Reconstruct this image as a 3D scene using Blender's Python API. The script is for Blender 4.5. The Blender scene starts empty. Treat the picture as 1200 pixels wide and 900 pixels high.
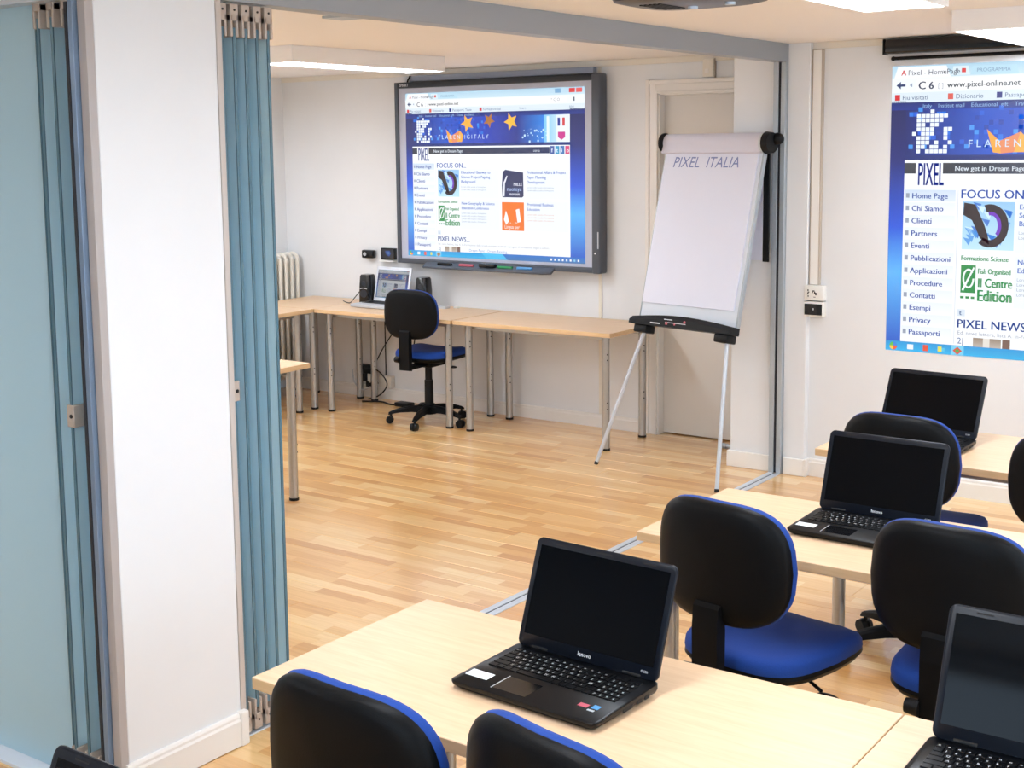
import bpy, bmesh, math, random
from mathutils import Vector, Matrix
R = math.radians
PI = math.pi
scene = bpy.context.scene
col = scene.collection

# ------------------------------------------------------------------ camera
cam_d = bpy.data.cameras.new('camera')
cam = bpy.data.objects.new('camera', cam_d)
col.objects.link(cam)
F, YAW, PIT, ROL = 1558.6211, 0.6225988, 0.12334692, -0.01117499
fw = Vector((-math.sin(YAW)*math.cos(PIT), math.cos(YAW)*math.cos(PIT), -math.sin(PIT)))
r0 = Vector((math.cos(YAW), math.sin(YAW), 0)); u0 = r0.cross(fw)
rr = r0*math.cos(ROL) + u0*math.sin(ROL); uu = -r0*math.sin(ROL) + u0*math.cos(ROL)
m = Matrix((rr, uu, -fw)).transposed().to_4x4()
m.translation = Vector((3.0817, -6.920, 1.87))
cam.matrix_world = m
cam_d.sensor_fit = 'HORIZONTAL'; cam_d.sensor_width = 36
cam_d.lens = F/1200*36
cam_d.shift_x = 8.595/1200; cam_d.shift_y = -85.562/1200
cam_d.clip_start = 0.02
scene.camera = cam

# ------------------------------------------------------------------ world, exposure
w = bpy.data.worlds.new('world'); scene.world = w; w.use_nodes = True
bg = w.node_tree.nodes['Background']
bg.inputs[0].default_value = (0.62, 0.80, 1.0, 1)
bg.inputs[1].default_value = 2.3
scene.view_settings.view_transform = 'Standard'
scene.view_settings.look = 'None'
scene.view_settings.gamma = 1.0
scene.view_settings.use_curve_mapping = False
EXPOSURE = 1.22
scene.view_settings.exposure = EXPOSURE
LAMP = 11.0            # strength of the fluorescent louvres
SCREEN = 0.45          # strength of the lit screens and the glowing projection

# ------------------------------------------------------------------ materials
def lin(c):
    return tuple(((x/255.0)/12.92 if x/255.0 <= 0.04045 else ((x/255.0+0.055)/1.055)**2.4) for x in c[:3])
def new_mat(name):
    mt = bpy.data.materials.new(name); mt.use_nodes = True
    return mt, mt.node_tree.nodes, mt.node_tree.links, mt.node_tree.nodes['Principled BSDF']
def plain(name, rgb, rough=0.5, metal=0.0, noise=0.0, nscale=30, bump=0.0, coat=0.0, spec=0.5, sheen=0.0):
    mt, n, l, b = new_mat(name)
    c = lin(rgb)
    b.inputs['Base Color'].default_value = (*c, 1)
    b.inputs['Roughness'].default_value = rough
    b.inputs['Metallic'].default_value = metal
    b.inputs['Specular IOR Level'].default_value = spec
    b.inputs['Coat Weight'].default_value = coat
    b.inputs['Sheen Weight'].default_value = sheen
    if noise or bump:
        tc = n.new('ShaderNodeTexCoord'); nz = n.new('ShaderNodeTexNoise')
        nz.inputs['Scale'].default_value = nscale; nz.inputs['Detail'].default_value = 4
        l.new(tc.outputs['Object'], nz.inputs['Vector'])
        if noise:
            mx = n.new('ShaderNodeMix'); mx.data_type = 'RGBA'
            mx.inputs[6].default_value = (*[max(0, x*(1-noise)) for x in c], 1)
            mx.inputs[7].default_value = (*[min(1, x*(1+noise)) for x in c], 1)
            l.new(nz.outputs['Fac'], mx.inputs[0]); l.new(mx.outputs[2], b.inputs['Base Color'])
        if bump:
            bp = n.new('ShaderNodeBump'); bp.inputs['Strength'].default_value = bump
            bp.inputs['Distance'].default_value = 0.002
            l.new(nz.outputs['Fac'], bp.inputs['Height']); l.new(bp.outputs['Normal'], b.inputs['Normal'])
    return mt
def emit(name, rgb, s):
    mt, n, l, b = new_mat(name)
    b.inputs['Base Color'].default_value = (0.6, 0.6, 0.6, 1)
    b.inputs['Emission Color'].default_value = (*lin(rgb), 1)
    b.inputs['Emission Strength'].default_value = s
    return mt
def wood(name, a, b_, rough=0.4, axis='X', coat=0.0):
    mt, n, l, b = new_mat(name)
    tc = n.new('ShaderNodeTexCoord'); mp = n.new('ShaderNodeMapping')
    mp.inputs['Scale'].default_value = (1.2, 16, 16) if axis == 'X' else (16, 1.2, 16)
    nz = n.new('ShaderNodeTexNoise'); nz.inputs['Scale'].default_value = 5; nz.inputs['Detail'].default_value = 6
    nz.inputs['Distortion'].default_value = 0.6
    rp = n.new('ShaderNodeValToRGB')
    rp.color_ramp.elements[0].position = 0.3; rp.color_ramp.elements[1].position = 0.7
    rp.color_ramp.elements[0].color = (*lin(a), 1); rp.color_ramp.elements[1].color = (*lin(b_), 1)
    l.new(tc.outputs['Object'], mp.inputs['Vector']); l.new(mp.outputs['Vector'], nz.inputs['Vector'])
    l.new(nz.outputs['Fac'], rp.inputs[0]); l.new(rp.outputs[0], b.inputs['Base Color'])
    b.inputs['Roughness'].default_value = rough; b.inputs['Coat Weight'].default_value = coat
    return mt
def floor_mat():
    mt, n, l, b = new_mat('oak_strip_laminate')
    geo = n.new('ShaderNodeNewGeometry'); sp = n.new('ShaderNodeSeparateXYZ')
    l.new(geo.outputs['Position'], sp.inputs[0])
    def M(op, a, b2=None, c=None):
        q = n.new('ShaderNodeMath'); q.operation = op
        for i, v in enumerate((a, b2, c)):
            if v is None: continue
            if isinstance(v, (int, float)): q.inputs[i].default_value = v
            else: l.new(v, q.inputs[i])
        return q.outputs[0]
    strip = M('FLOOR', M('DIVIDE', M('SUBTRACT', sp.outputs['Y'], 0.52), 0.19/3))
    wn = n.new('ShaderNodeTexWhiteNoise'); wn.noise_dimensions = '1D'; l.new(strip, wn.inputs['W'])
    xs = M('ADD', M('DIVIDE', sp.outputs['X'], 0.36), M('MULTIPLY', wn.outputs['Value'], 7.0))
    # uneven block lengths
    wob = M('MULTIPLY', M('SINE', M('MULTIPLY', xs, 2.3)), 0.22)
    xs2 = M('ADD', xs, wob)
    blk = M('FLOOR', xs2)
    cmb = n.new('ShaderNodeCombineXYZ'); l.new(blk, cmb.inputs[0]); l.new(strip, cmb.inputs[1])
    w2 = n.new('ShaderNodeTexWhiteNoise'); w2.noise_dimensions = '2D'; l.new(cmb.outputs[0], w2.inputs['Vector'])
    rp = n.new('ShaderNodeValToRGB'); e = rp.color_ramp.elements
    e[0].position = 0.0; e[0].color = (*lin((214, 157, 92)), 1)
    e[1].position = 1.0; e[1].color = (*lin((246, 212, 154)), 1)
    for p, c in ((0.22, (226, 172, 105)), (0.5, (234, 184, 117)), (0.8, (240, 197, 133))):
        q = e.new(p); q.color = (*lin(c), 1)
    l.new(w2.outputs['Value'], rp.inputs[0])
    mp = n.new('ShaderNodeMapping'); mp.inputs['Scale'].default_value = (2.5, 55, 1)
    off = n.new('ShaderNodeCombineXYZ'); l.new(w2.outputs['Value'], off.inputs[0]); l.new(w2.outputs['Value'], off.inputs[1])
    va = n.new('ShaderNodeVectorMath'); va.operation = 'ADD'
    sc = n.new('ShaderNodeVectorMath'); sc.operation = 'SCALE'; sc.inputs['Scale'].default_value = 9
    l.new(off.outputs[0], sc.inputs[0])
    l.new(geo.outputs['Position'], va.inputs[0]); l.new(sc.outputs[0], va.inputs[1])
    l.new(va.outputs[0], mp.inputs['Vector'])
    nz = n.new('ShaderNodeTexNoise'); nz.inputs['Scale'].default_value = 1.6; nz.inputs['Detail'].default_value = 5
    l.new(mp.outputs['Vector'], nz.inputs['Vector'])
    mx = n.new('ShaderNodeMix'); mx.data_type = 'RGBA'; mx.blend_type = 'MULTIPLY'; mx.inputs[0].default_value = 0.55
    r2 = n.new('ShaderNodeValToRGB'); r2.color_ramp.elements[0].position = 0.35; r2.color_ramp.elements[0].color = (0.82, 0.75, 0.66, 1)
    r2.color_ramp.elements[1].position = 0.62; r2.color_ramp.elements[1].color = (1, 1, 1, 1)
    l.new(nz.outputs['Fac'], r2.inputs[0]); l.new(rp.outputs[0], mx.inputs[6]); l.new(r2.outputs[0], mx.inputs[7])
    l.new(mx.outputs[2], b.inputs['Base Color'])
    b.inputs['Roughness'].default_value = 0.3
    b.inputs['Specular IOR Level'].default_value = 0.5
    b.inputs['Coat Weight'].default_value = 0.9; b.inputs['Coat Roughness'].default_value = 0.16
    return mt
def frosted():
    mt, n, l, b = new_mat('frosted_blue_glass')
    out = n['Material Output']
    b.inputs['Base Color'].default_value = (*lin((212, 235, 244)), 1)
    b.inputs['Roughness'].default_value = 0.28
    tr = n.new('ShaderNodeBsdfTranslucent'); tr.inputs[0].default_value = (*lin((220, 241, 249)), 1)
    mx = n.new('ShaderNodeMixShader'); mx.inputs[0].default_value = 0.55
    l.new(b.outputs[0], mx.inputs[1]); l.new(tr.outputs[0], mx.inputs[2]); l.new(mx.outputs[0], out.inputs['Surface'])
    return mt
def print_mat(name, strength, lit=True):
    mt, n, l, b = new_mat(name)
    at = n.new('ShaderNodeAttribute'); at.attribute_name = 'Col'
    if lit:
        b.inputs['Base Color'].default_value = (0.03, 0.03, 0.03, 1)
        b.inputs['Roughness'].default_value = 0.5
        l.new(at.outputs['Color'], b.inputs['Emission Color']); b.inputs['Emission Strength'].default_value = strength
    else:
        l.new(at.outputs['Color'], b.inputs['Base Color']); b.inputs['Roughness'].default_value = 0.5
    return mt

MT = dict(
    wall=plain('white_wall_paint', (231, 232, 233), 0.6, noise=0.02, nscale=6, bump=0.08),
    ceiling=plain('ceiling_paint', (244, 240, 237), 0.8),
    trim=plain('white_gloss_trim', (238, 234, 228), 0.35),
    door=plain('door_paint', (226, 220, 212), 0.45),
    cream=plain('cream_metal', (232, 226, 214), 0.4),
    alu=plain('brushed_aluminium', (176, 184, 190), 0.38, metal=0.35, noise=0.06, nscale=60),
    alulight=plain('pale_aluminium', (205, 212, 220), 0.35, metal=0.3),
    beam=plain('grey_steel_beam', (158, 164, 170), 0.4, metal=0.25),
    steel=plain('desk_leg_steel', (178, 176, 172), 0.28, metal=0.75, noise=0.08, nscale=40),
    clamp=plain('clamp_steel', (188, 174, 162), 0.4, metal=0.15, noise=0.1, nscale=80),
    seal=plain('rubber_seal', (38, 40, 48), 0.6),
    black=plain('black_plastic', (13, 14, 16), 0.45, bump=0.12, nscale=500, spec=0.25),
    blackg=plain('black_gloss', (12, 13, 16), 0.18),
    shell=plain('black_chair_shell', (9, 10, 12), 0.45, bump=0.15, nscale=350, spec=0.14),
    blue=plain('royal_blue_fabric', (0, 58, 142), 0.85, noise=0.12, nscale=250, bump=0.25, sheen=0.03),
    hole=plain('dark_hole', (20, 18, 18), 0.7),
    desk=wood('maple_desk_top', (224, 187, 147), (234, 201, 165), 0.36),
    deskedge=wood('maple_desk_edge', (214, 178, 132), (226, 192, 148), 0.45),
    floor=floor_mat(), glass=frosted(),
    edge=plain('glass_edge', (84, 116, 130), 0.3),
    lid=plain('laptop_bezel', (14, 19, 28), 0.35, spec=0.25),
    display=plain('dark_display', (2, 4, 8), 0.06, spec=0.13),
    key=plain('laptop_keys', (7, 8, 11), 0.4, spec=0.22),
    deck=plain('laptop_deck', (9, 10, 13), 0.3, spec=0.22),
    silver=plain('silver_plastic', (200, 204, 210), 0.35, metal=0.2),
    paper=plain('white_paper', (226, 229, 244), 0.75),
    wbgrey=plain('whiteboard_surface', (186, 190, 206), 0.35),
    wbframe=plain('dark_grey_frame', (76, 82, 92), 0.4),
    wbdark=plain('charcoal_frame', (30, 36, 44), 0.4),
    sock=plain('white_socket_plastic', (238, 236, 230), 0.35),
    lamp=None,
    ink=plain('blue_marker_ink', (122, 136, 186), 0.6),
    inkb=plain('white_print', (235, 238, 242), 0.5),
    red=plain('red_print', (196, 92, 106), 0.5),
    skyb=plain('blue_print', (84, 150, 205), 0.5),
    green=plain('green_plastic', (40, 140, 80), 0.4),
    lens=plain('projector_lens', (20, 24, 40), 0.08, coat=0.6),
    projgrey=plain('projector_casing', (44, 42, 46), 0.32, bump=0.1),
)
def lamp_mat():
    mt, n, l, b = new_mat('fluorescent_louvre')
    tc = n.new('ShaderNodeTexCoord'); wv = n.new('ShaderNodeTexNoise'); wv.inputs['Scale'].default_value = 18
    l.new(tc.outputs['Object'], wv.inputs['Vector'])
    mx = n.new('ShaderNodeMix'); mx.data_type = 'RGBA'
    mx.inputs[6].default_value = (0.62, 0.76, 0.95, 1); mx.inputs[7].default_value = (0.98, 0.98, 0.97, 1)
    l.new(wv.outputs['Fac'], mx.inputs[0]); l.new(mx.outputs[2], b.inputs['Emission Color'])
    b.inputs['Emission Strength'].default_value = LAMP
    return mt
MT['lamp'] = lamp_mat()
SCR = print_mat('lit_screen_and_projection', SCREEN)
SCR_LAP = print_mat('laptop_screen_image', SCREEN*0.38)

# ------------------------------------------------------------------ mesh helpers
class MB:
    def __init__(s): s.bm = bmesh.new()
    def box(s, x0, x1, y0, y1, z0, z1, bevel=0.0, seg=2, mat=None, mi=0):
        g = bmesh.ops.create_cube(s.bm, size=1.0)['verts']
        for v in g:
            v.co = Vector(((x0+x1)/2+v.co.x*(x1-x0), (y0+y1)/2+v.co.y*(y1-y0), (z0+z1)/2+v.co.z*(z1-z0)))
            if mat is not None: v.co = mat @ v.co
        fs = list({f for v in g for f in v.link_faces})
        for f in fs: f.material_index = mi
        if bevel > 0:
            es = list({e for v in g for e in v.link_edges})
            bmesh.ops.bevel(s.bm, geom=es, offset=bevel, segments=seg, affect='EDGES', profile=0.5)
        return s
    def cyl(s, p0, p1, r0_, r1_=None, seg=20, cap=True):
        p0 = Vector(p0); p1 = Vector(p1); r1_ = r0_ if r1_ is None else r1_
        d = p1-p0; z = d.normalized()
        g = bmesh.ops.create_cone(s.bm, cap_ends=cap, segments=seg, radius1=r0_, radius2=r1_, depth=d.length)['verts']
        q = Vector((0, 0, 1)).rotation_difference(z).to_matrix().to_4x4()
        q.translation = (p0+p1)/2
        for v in g: v.co = q @ v.co
        return s
    def tube(s, pts, r, seg=8):
        pts = [Vector(p) for p in pts]
        rings = []
        for i, p in enumerate(pts):
            a = pts[max(0, i-1)]; b = pts[min(len(pts)-1, i+1)]
            t = (b-a).normalized()
            up = Vector((0, 0, 1)) if abs(t.z) < 0.95 else Vector((0, 1, 0))
            x = t.cross(up).normalized(); y = x.cross(t)
            rings.append([s.bm.verts.new(p+(x*math.cos(k*2*PI/seg)+y*math.sin(k*2*PI/seg))*r) for k in range(seg)])
        for a, b in zip(rings, rings[1:]):
            for k in range(seg): s.bm.faces.new((a[k], a[(k+1) % seg], b[(k+1) % seg], b[k]))
        s.bm.faces.new(rings[0][::-1]); s.bm.faces.new(rings[-1])
        return s
    def loft(s, rings, cap=True):
        rs = [[s.bm.verts.new(p) for p in r] for r in rings]
        n = len(rs[0])
        for a, b in zip(rs, rs[1:]):
            for k in range(n): s.bm.faces.new((a[k], a[(k+1) % n], b[(k+1) % n], b[k]))
        if cap: s.bm.faces.new(rs[0][::-1]); s.bm.faces.new(rs[-1])
        return s
    def prism(s, poly, axis, a, b):
        def P(p, t): return {'x': (t, p[0], p[1]), 'y': (p[0], t, p[1]), 'z': (p[0], p[1], t)}[axis]
        return s.loft([[P(p, a) for p in poly], [P(p, b) for p in poly]])
    def sphere(s, c, r, sx=1, sy=1, sz=1, seg=14):
        g = bmesh.ops.create_uvsphere(s.bm, u_segments=seg, v_segments=seg//2+2, radius=r)['verts']
        for v in g: v.co = Vector((c[0]+v.co.x*sx, c[1]+v.co.y*sy, c[2]+v.co.z*sz))
        return s
    def xf(s, M4):
        for v in s.bm.verts: v.co = M4 @ v.co
        return s
    def build(s, name, mats, parent=None, smooth=True, label=None, kind=None):
        bmesh.ops.recalc_face_normals(s.bm, faces=s.bm.faces)
        me = bpy.data.meshes.new(name); s.bm.to_mesh(me); s.bm.free()
        if not isinstance(mats, (list, tuple)): mats = [mats]
        for x in mats: me.materials.append(x)
        if smooth:
            for p in me.polygons: p.use_smooth = True
            try: me.set_sharp_from_angle(angle=R(38))
            except Exception: pass
        o = bpy.data.objects.new(name, me); col.objects.link(o)
        if parent is not None: o.parent = parent
        if label: o['label'] = label
        if kind: o['kind'] = kind
        return o

def tag(o, label=None, cat=None, group=None, kind=None):
    if label: o['label'] = label
    if cat: o['category'] = cat
    if group: o['group'] = group
    if kind: o['kind'] = kind
    return o
def thing(name, loc=(0, 0, 0), rz=0, label=None, cat=None, group=None, kind=None):
    o = bpy.data.objects.new(name, None); col.objects.link(o)
    o.empty_display_size = 0.1
    o.location = loc; o.rotation_euler = (0, 0, rz)
    return tag(o, label, cat, group, kind)
def struct(name, mb, mat, parent=None, smooth=False, label=None):
    o = mb.build(name, mat, parent, smooth)
    if parent is None: o['kind'] = 'structure'
    if label: o['label'] = label
    return o
def copy_tree(o, parent=None):
    c = o.copy(); col.objects.link(c); c.parent = parent
    for ch in list(o.children): copy_tree(ch, c)
    return c
def superring(a, b, e, n=40, cx=0, cy=0):
    out = []
    for k in range(n):
        t = 2*PI*k/n
        c, s_ = math.cos(t), math.sin(t)
        out.append((cx+a*math.copysign(abs(c)**(2/e), c), cy+b*math.copysign(abs(s_)**(2/e), s_)))
    return out

# flat print: coloured polygons and letters in one mesh with a colour attribute
_glyph = {}
def text_polys(txt, size=1.0, shear=0.0, sx=1.0):
    key = (txt, shear)
    if key not in _glyph:
        cu = bpy.data.curves.new('t', 'FONT'); cu.body = txt; cu.size = 1.0; cu.resolution_u = 2; cu.shear = shear
        ob = bpy.data.objects.new('t', cu); col.objects.link(ob)
        bpy.context.view_layer.update()
        dg = bpy.context.evaluated_depsgraph_get()
        me = bpy.data.meshes.new_from_object(ob.evaluated_get(dg))
        vs = [(v.co.x, v.co.y) for v in me.vertices]; fs = [list(p.vertices) for p in me.polygons]
        bpy.data.objects.remove(ob); bpy.data.curves.remove(cu); bpy.data.meshes.remove(me)
        _glyph[key] = (vs, fs)
    vs, fs = _glyph[key]
    return [(x*size*sx, y*size) for x, y in vs], fs
class Page:
    """polygons in page units (u right, v down), layer = small offset"""
    def __init__(s, W, H): s.W, s.H = W, H; s.v = []; s.f = []; s.c = []
    def poly(s, pts, rgb, layer=1):
        i = len(s.v); s.v += [(u, v, layer) for u, v in pts]; s.f.append(list(range(i, i+len(pts))))
        cs = rgb if isinstance(rgb[0], (tuple, list)) else [rgb]*len(pts)
        s.c.append([lin(c) for c in cs])
    def rect(s, u0_, v0, u1, v1, rgb, layer=1, rgb2=None, horiz=False):
        if rgb2 is None: s.poly([(u0_, v0), (u1, v0), (u1, v1), (u0_, v1)], rgb, layer)
        elif horiz: s.poly([(u0_, v0), (u1, v0), (u1, v1), (u0_, v1)], [rgb, rgb2, rgb2, rgb], layer)
        else: s.poly([(u0_, v0), (u1, v0), (u1, v1), (u0_, v1)], [rgb, rgb, rgb2, rgb2], layer)
    def text(s, u, v, txt, size, rgb, layer=3, sx=1.0, shear=0.0, bold=0.0):
        vs, fs = text_polys(txt, size, shear, sx)
        for dx in ((0.0, bold) if bold else (0.0,)):
            i = len(s.v); s.v += [(u+dx+x, v-y, layer) for x, y in vs]
            for f in fs: s.f.append([i+k for k in f]); s.c.append([lin(rgb)]*len(f))
    def mesh(s, name, mat, w_, h_, dz=0.0003):
        me = bpy.data.meshes.new(name)
        me.from_pydata([(u/s.W*w_, -L*dz, -v/s.H*h_) for u, v, L in s.v], [], s.f)
        at = me.color_attributes.new('Col', 'FLOAT_COLOR', 'CORNER')
        k = 0
        for p, cs in zip(me.polygons, s.c):
            for j, li in enumerate(p.loop_indices): at.data[li].color = (*cs[j], 1)
        me.materials.append(mat); me.update()
        return me

# ------------------------------------------------------------------ structure
CE = 2.41
XL, XR, YF, YB1, YB2 = -4.36, 4.7, -7.95, 0.54, 0.065
random.seed(7)
# floor: base plus laminate planks
base = struct('floor', MB().box(XL-0.1, XR+0.1, YF-0.1, 0.8, -0.12, -0.010), plain('floor_underlay', (120, 84, 52), 0.8))
PL, PW = 1.2, 0.19
rows = int((0.52+0.19*0-YF)/PW)+2
meshes = {}
rest = MB()
for r_ in range(-1, rows):
    y1 = 0.52-r_*PW; y0 = y1-PW
    if y0 < YF-0.02: continue
    x = XL - random.random()*PL
    while x < XR:
        a, b = max(x, XL), min(x+PL, XR)
        if b-a > 0.02:
            inview = (-4.4 < (a+b)/2 < 2.9) and (-5.3 < y0) and ((a+b)/2 > -4.4 + max(0, -y0-1.5)*1.1)
            if inview and b-a > 0.1:
                key = round(b-a, 4)
                if key not in meshes:
                    mb = MB().box(0.0004, b-a-0.0004, 0.0004, PW-0.0004, -0.0095, 0.0, bevel=0.0012, seg=1)
                    o = mb.build('plank', MT['floor'], base, smooth=False); meshes[key] = o.data
                else:
                    o = bpy.data.objects.new('plank', meshes[key]); col.objects.link(o); o.parent = base
                o.location = (a, y0, 0)
            else:
                rest.box(a+0.0004, b-0.0004, y0+0.0004, y1-0.0004, -0.0095, 0.0)
        x += PL
rest.build('distant_planks', MT['floor'], base, smooth=False, kind='stuff')

struct('ceiling', MB().box(XL-0.1, XR+0.1, YF-0.1, 0.8, CE, CE+0.1), MT['ceiling'])
# back walls (the left one has a recess for the door)
mb = MB()
mb.box(XL-0.1, -1.062, YB1, YB1+0.12, 0, CE).box(-0.49, 0.0, YB1, YB1+0.12, 0, CE).box(-1.062, -0.49, YB1, YB1+0.12, 2.185, CE)
mb.box(-1.2, -0.3, YB1+0.12, YB1+0.2, 0, CE)
struct('wall_back_left', mb, MT['wall'])
struct('wall_back_right', MB().box(0.165, XR+0.1, YB2, YB2+0.12, 0, CE), MT['wall'])
struct('wall_jamb', MB().box(-0.296, -0.037, 0.03, YB1, 0, CE, bevel=0.004), MT['wall'])
struct('wall_pilaster', MB().box(0.036, 0.165, 0.02, YB1, 0, CE, bevel=0.004), MT['wall'])
struct('wall_left', MB().box(XL-0.12, XL, YF, YB1+0.1, 0, CE), MT['wall'])
struct('wall_pillar', MB().box(-0.012, 0.05, -4.587, -4.15, 0, CE, bevel=0.003), MT['wall'])
struct('wall_partition', MB().box(XL, -1.5, -4.66, -4.58, 0, CE), MT['wall'])
# right wall and front wall with daylight windows (behind and beside the camera)
def window_wall(name, fixed, along0, along1, axis, openings, z0=0.95, z1=2.2):
    mb = MB()
    def bx(a, b, za, zb):
        if b-a < 1e-4: return
        if axis == 'y': mb.box(fixed, fixed+0.15, a, b, za, zb)
        else: mb.box(a, b, fixed-0.15, fixed, za, zb)
    bx(along0, along1, 0, z0); bx(along0, along1, z1, CE)
    c = along0
    for a, b in openings: bx(c, a, z0, z1); c = b
    bx(c, along1, z0, z1)
    return struct(name, mb, MT['wall'])
wy = [(-6.7, -5.3), (-4.8, -3.4), (-2.9, -1.5)]
wx = [(1.1, 2.4), (2.6, 3.9)]
window_wall('wall_right', XR, YF, 0.2, 'y', wy)
window_wall('wall_front', YF, XL, XR, 'x', wx, 0.95, 2.34)
wn = 0
for a, b in wy:
    wn += 1
    mb = MB()
    for p in ((a, a+0.05, .95, 2.2), (b-0.05, b, .95, 2.2), (a, b, .95, 1.0), (a, b, 2.15, 2.2), ((a+b)/2-0.03, (a+b)/2+0.03, .95, 2.2)):
        mb.box(XR+0.05, XR+0.10, p[0], p[1], p[2], p[3])
    struct('window_%d' % wn, mb, MT['trim'])
for a, b in wx:
    wn += 1
    mb = MB()
    for p in ((a, a+0.05, .95, 2.34), (b-0.05, b, .95, 2.34), (a, b, .95, 1.0), (a, b, 2.29, 2.34), ((a+b)/2-0.03, (a+b)/2+0.03, .95, 2.34)):
        mb.box(p[0], p[1], YF-0.10, YF-0.05, p[2], p[3])
    struct('window_%d' % wn, mb, MT['trim'])

# skirting boards: stepped profile
def skirt(name, x0, x1, y, h=0.088, t=0.016, ends=False):
    poly = [(y, 0), (y-t, 0), (y-t, h-0.022), (y-t+0.004, h-0.014), (y-t+0.004, h-0.006), (y-t+0.008, h), (y, h)]
    return struct(name, MB().prism(poly, 'x', x0, x1), MT['trim'])
skirt('baseboard_back_left', XL, -1.15, YB1, h=0.088, t=0.018)
skirt('baseboard_back_right', 0.181, XR, YB2, h=0.10, t=0.016)
mb = MB().box(-0.312, -0.045, 0.014, 0.03, 0, 0.095, bevel=0.004).box(-0.312, -0.296, 0.03, 0.3, 0, 0.095, bevel=0.004)
struct('baseboard_jamb', mb, MT['trim'])
mb = MB().box(0.042, 0.165, 0.006, 0.02, 0, 0.098, bevel=0.004).box(0.165, 0.181, 0.004, 0.065, 0, 0.10, bevel=0.004)
struct('baseboard_pilaster', mb, MT['trim'])
mb = MB()
poly = [(0.05, 0.004), (0.068, 0.004), (0.068, 0.085), (0.064, 0.092), (0.064, 0.1), (0.06, 0.107), (0.05, 0.107)]
mb.prism(poly, 'y', -4.60, -4.165)
mb.box(0.036, 0.072, -4.168, -4.135, 0.0, 0.112, bevel=0.005)
struct('baseboard_pillar', mb, MT['trim'])
# cornice and wall strips
struct('trim_1', MB().box(XL, -0.296, YB1-0.012, YB1, 2.372, CE, bevel=0.002), MT['cream'])
struct('trim_2', MB().box(0.165, XR, YB2-0.010, YB2, 2.375, CE, bevel=0.002), MT['cream'])
struct('trim_3', MB().box(-1.502, -1.478, YB1-0.010, YB1, 0.09, 2.37, bevel=0.003), MT['cream'])
# overhead steel beam, floor track and jamb profile of the folding partition
mb = MB().box(-0.045, 0.036, -4.15, 0.028, 2.312, CE, bevel=0.0015, seg=1)
struct('trim_4', mb, MT['beam'])
t5 = struct('trim_5', MB().box(-0.036, -0.006, -4.16, -0.012, 0.0, 0.005, bevel=0.001, seg=1).box(0.004, 0.036, -4.16, -0.012, 0.0, 0.005, bevel=0.001, seg=1), MT['alulight'])
MB().box(-0.006, 0.004, -4.16, -0.012, 0.0002, 0.0015).build('track_slot', MT['seal'], t5, smooth=False)
t6 = struct('trim_6', MB().box(-0.036, -0.007, -0.012, 0.03, 0, 2.312, bevel=0.0015, seg=1).box(0.009, 0.036, -0.012, 0.03, 0, 2.312, bevel=0.0015, seg=1), MT['alu'])
MB().box(-0.007, 0.009, -0.004, 0.02, 0.006, 2.31).build('rubber_seal', MT['seal'], t6, smooth=False)
# profiles on the pillar
struct('trim_7', MB().box(0.014, 0.052, -4.149, -4.128, 0.005, 2.312, bevel=0.0015, seg=1), plain('putty_profile', (196, 186, 178), 0.4))
t8 = struct('trim_8', MB().box(0.018, 0.052, -4.615, -4.588, 0, CE, bevel=0.0015, seg=1), plain('warm_grey_profile', (178, 170, 166), 0.4))
t8b = struct('trim_9', MB().box(-0.004, 0.016, -4.63, -4.588, 0, CE, bevel=0.001, seg=1), plain('blue_grey_profile', (128, 148, 172), 0.3, metal=0.3))
MB().box(-0.016, -0.005, -4.632, -4.61, 0, 2.27).build('rubber_seal', MT['seal'], t8b, smooth=False)
# the other track, running left
mb = MB().box(-1.5, 0.0, -4.655, -4.585, 2.275, 2.31, bevel=0.002).box(-1.5, 0.0, -4.645, -4.595, 2.31, CE)
struct('trim_10', mb, MT['alulight'])
struct('trim_11', MB().box(-1.5, -0.02, -4.665, -4.565, 0.0, 0.012, bevel=0.002), plain('white_threshold', (228, 232, 240), 0.35))

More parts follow.
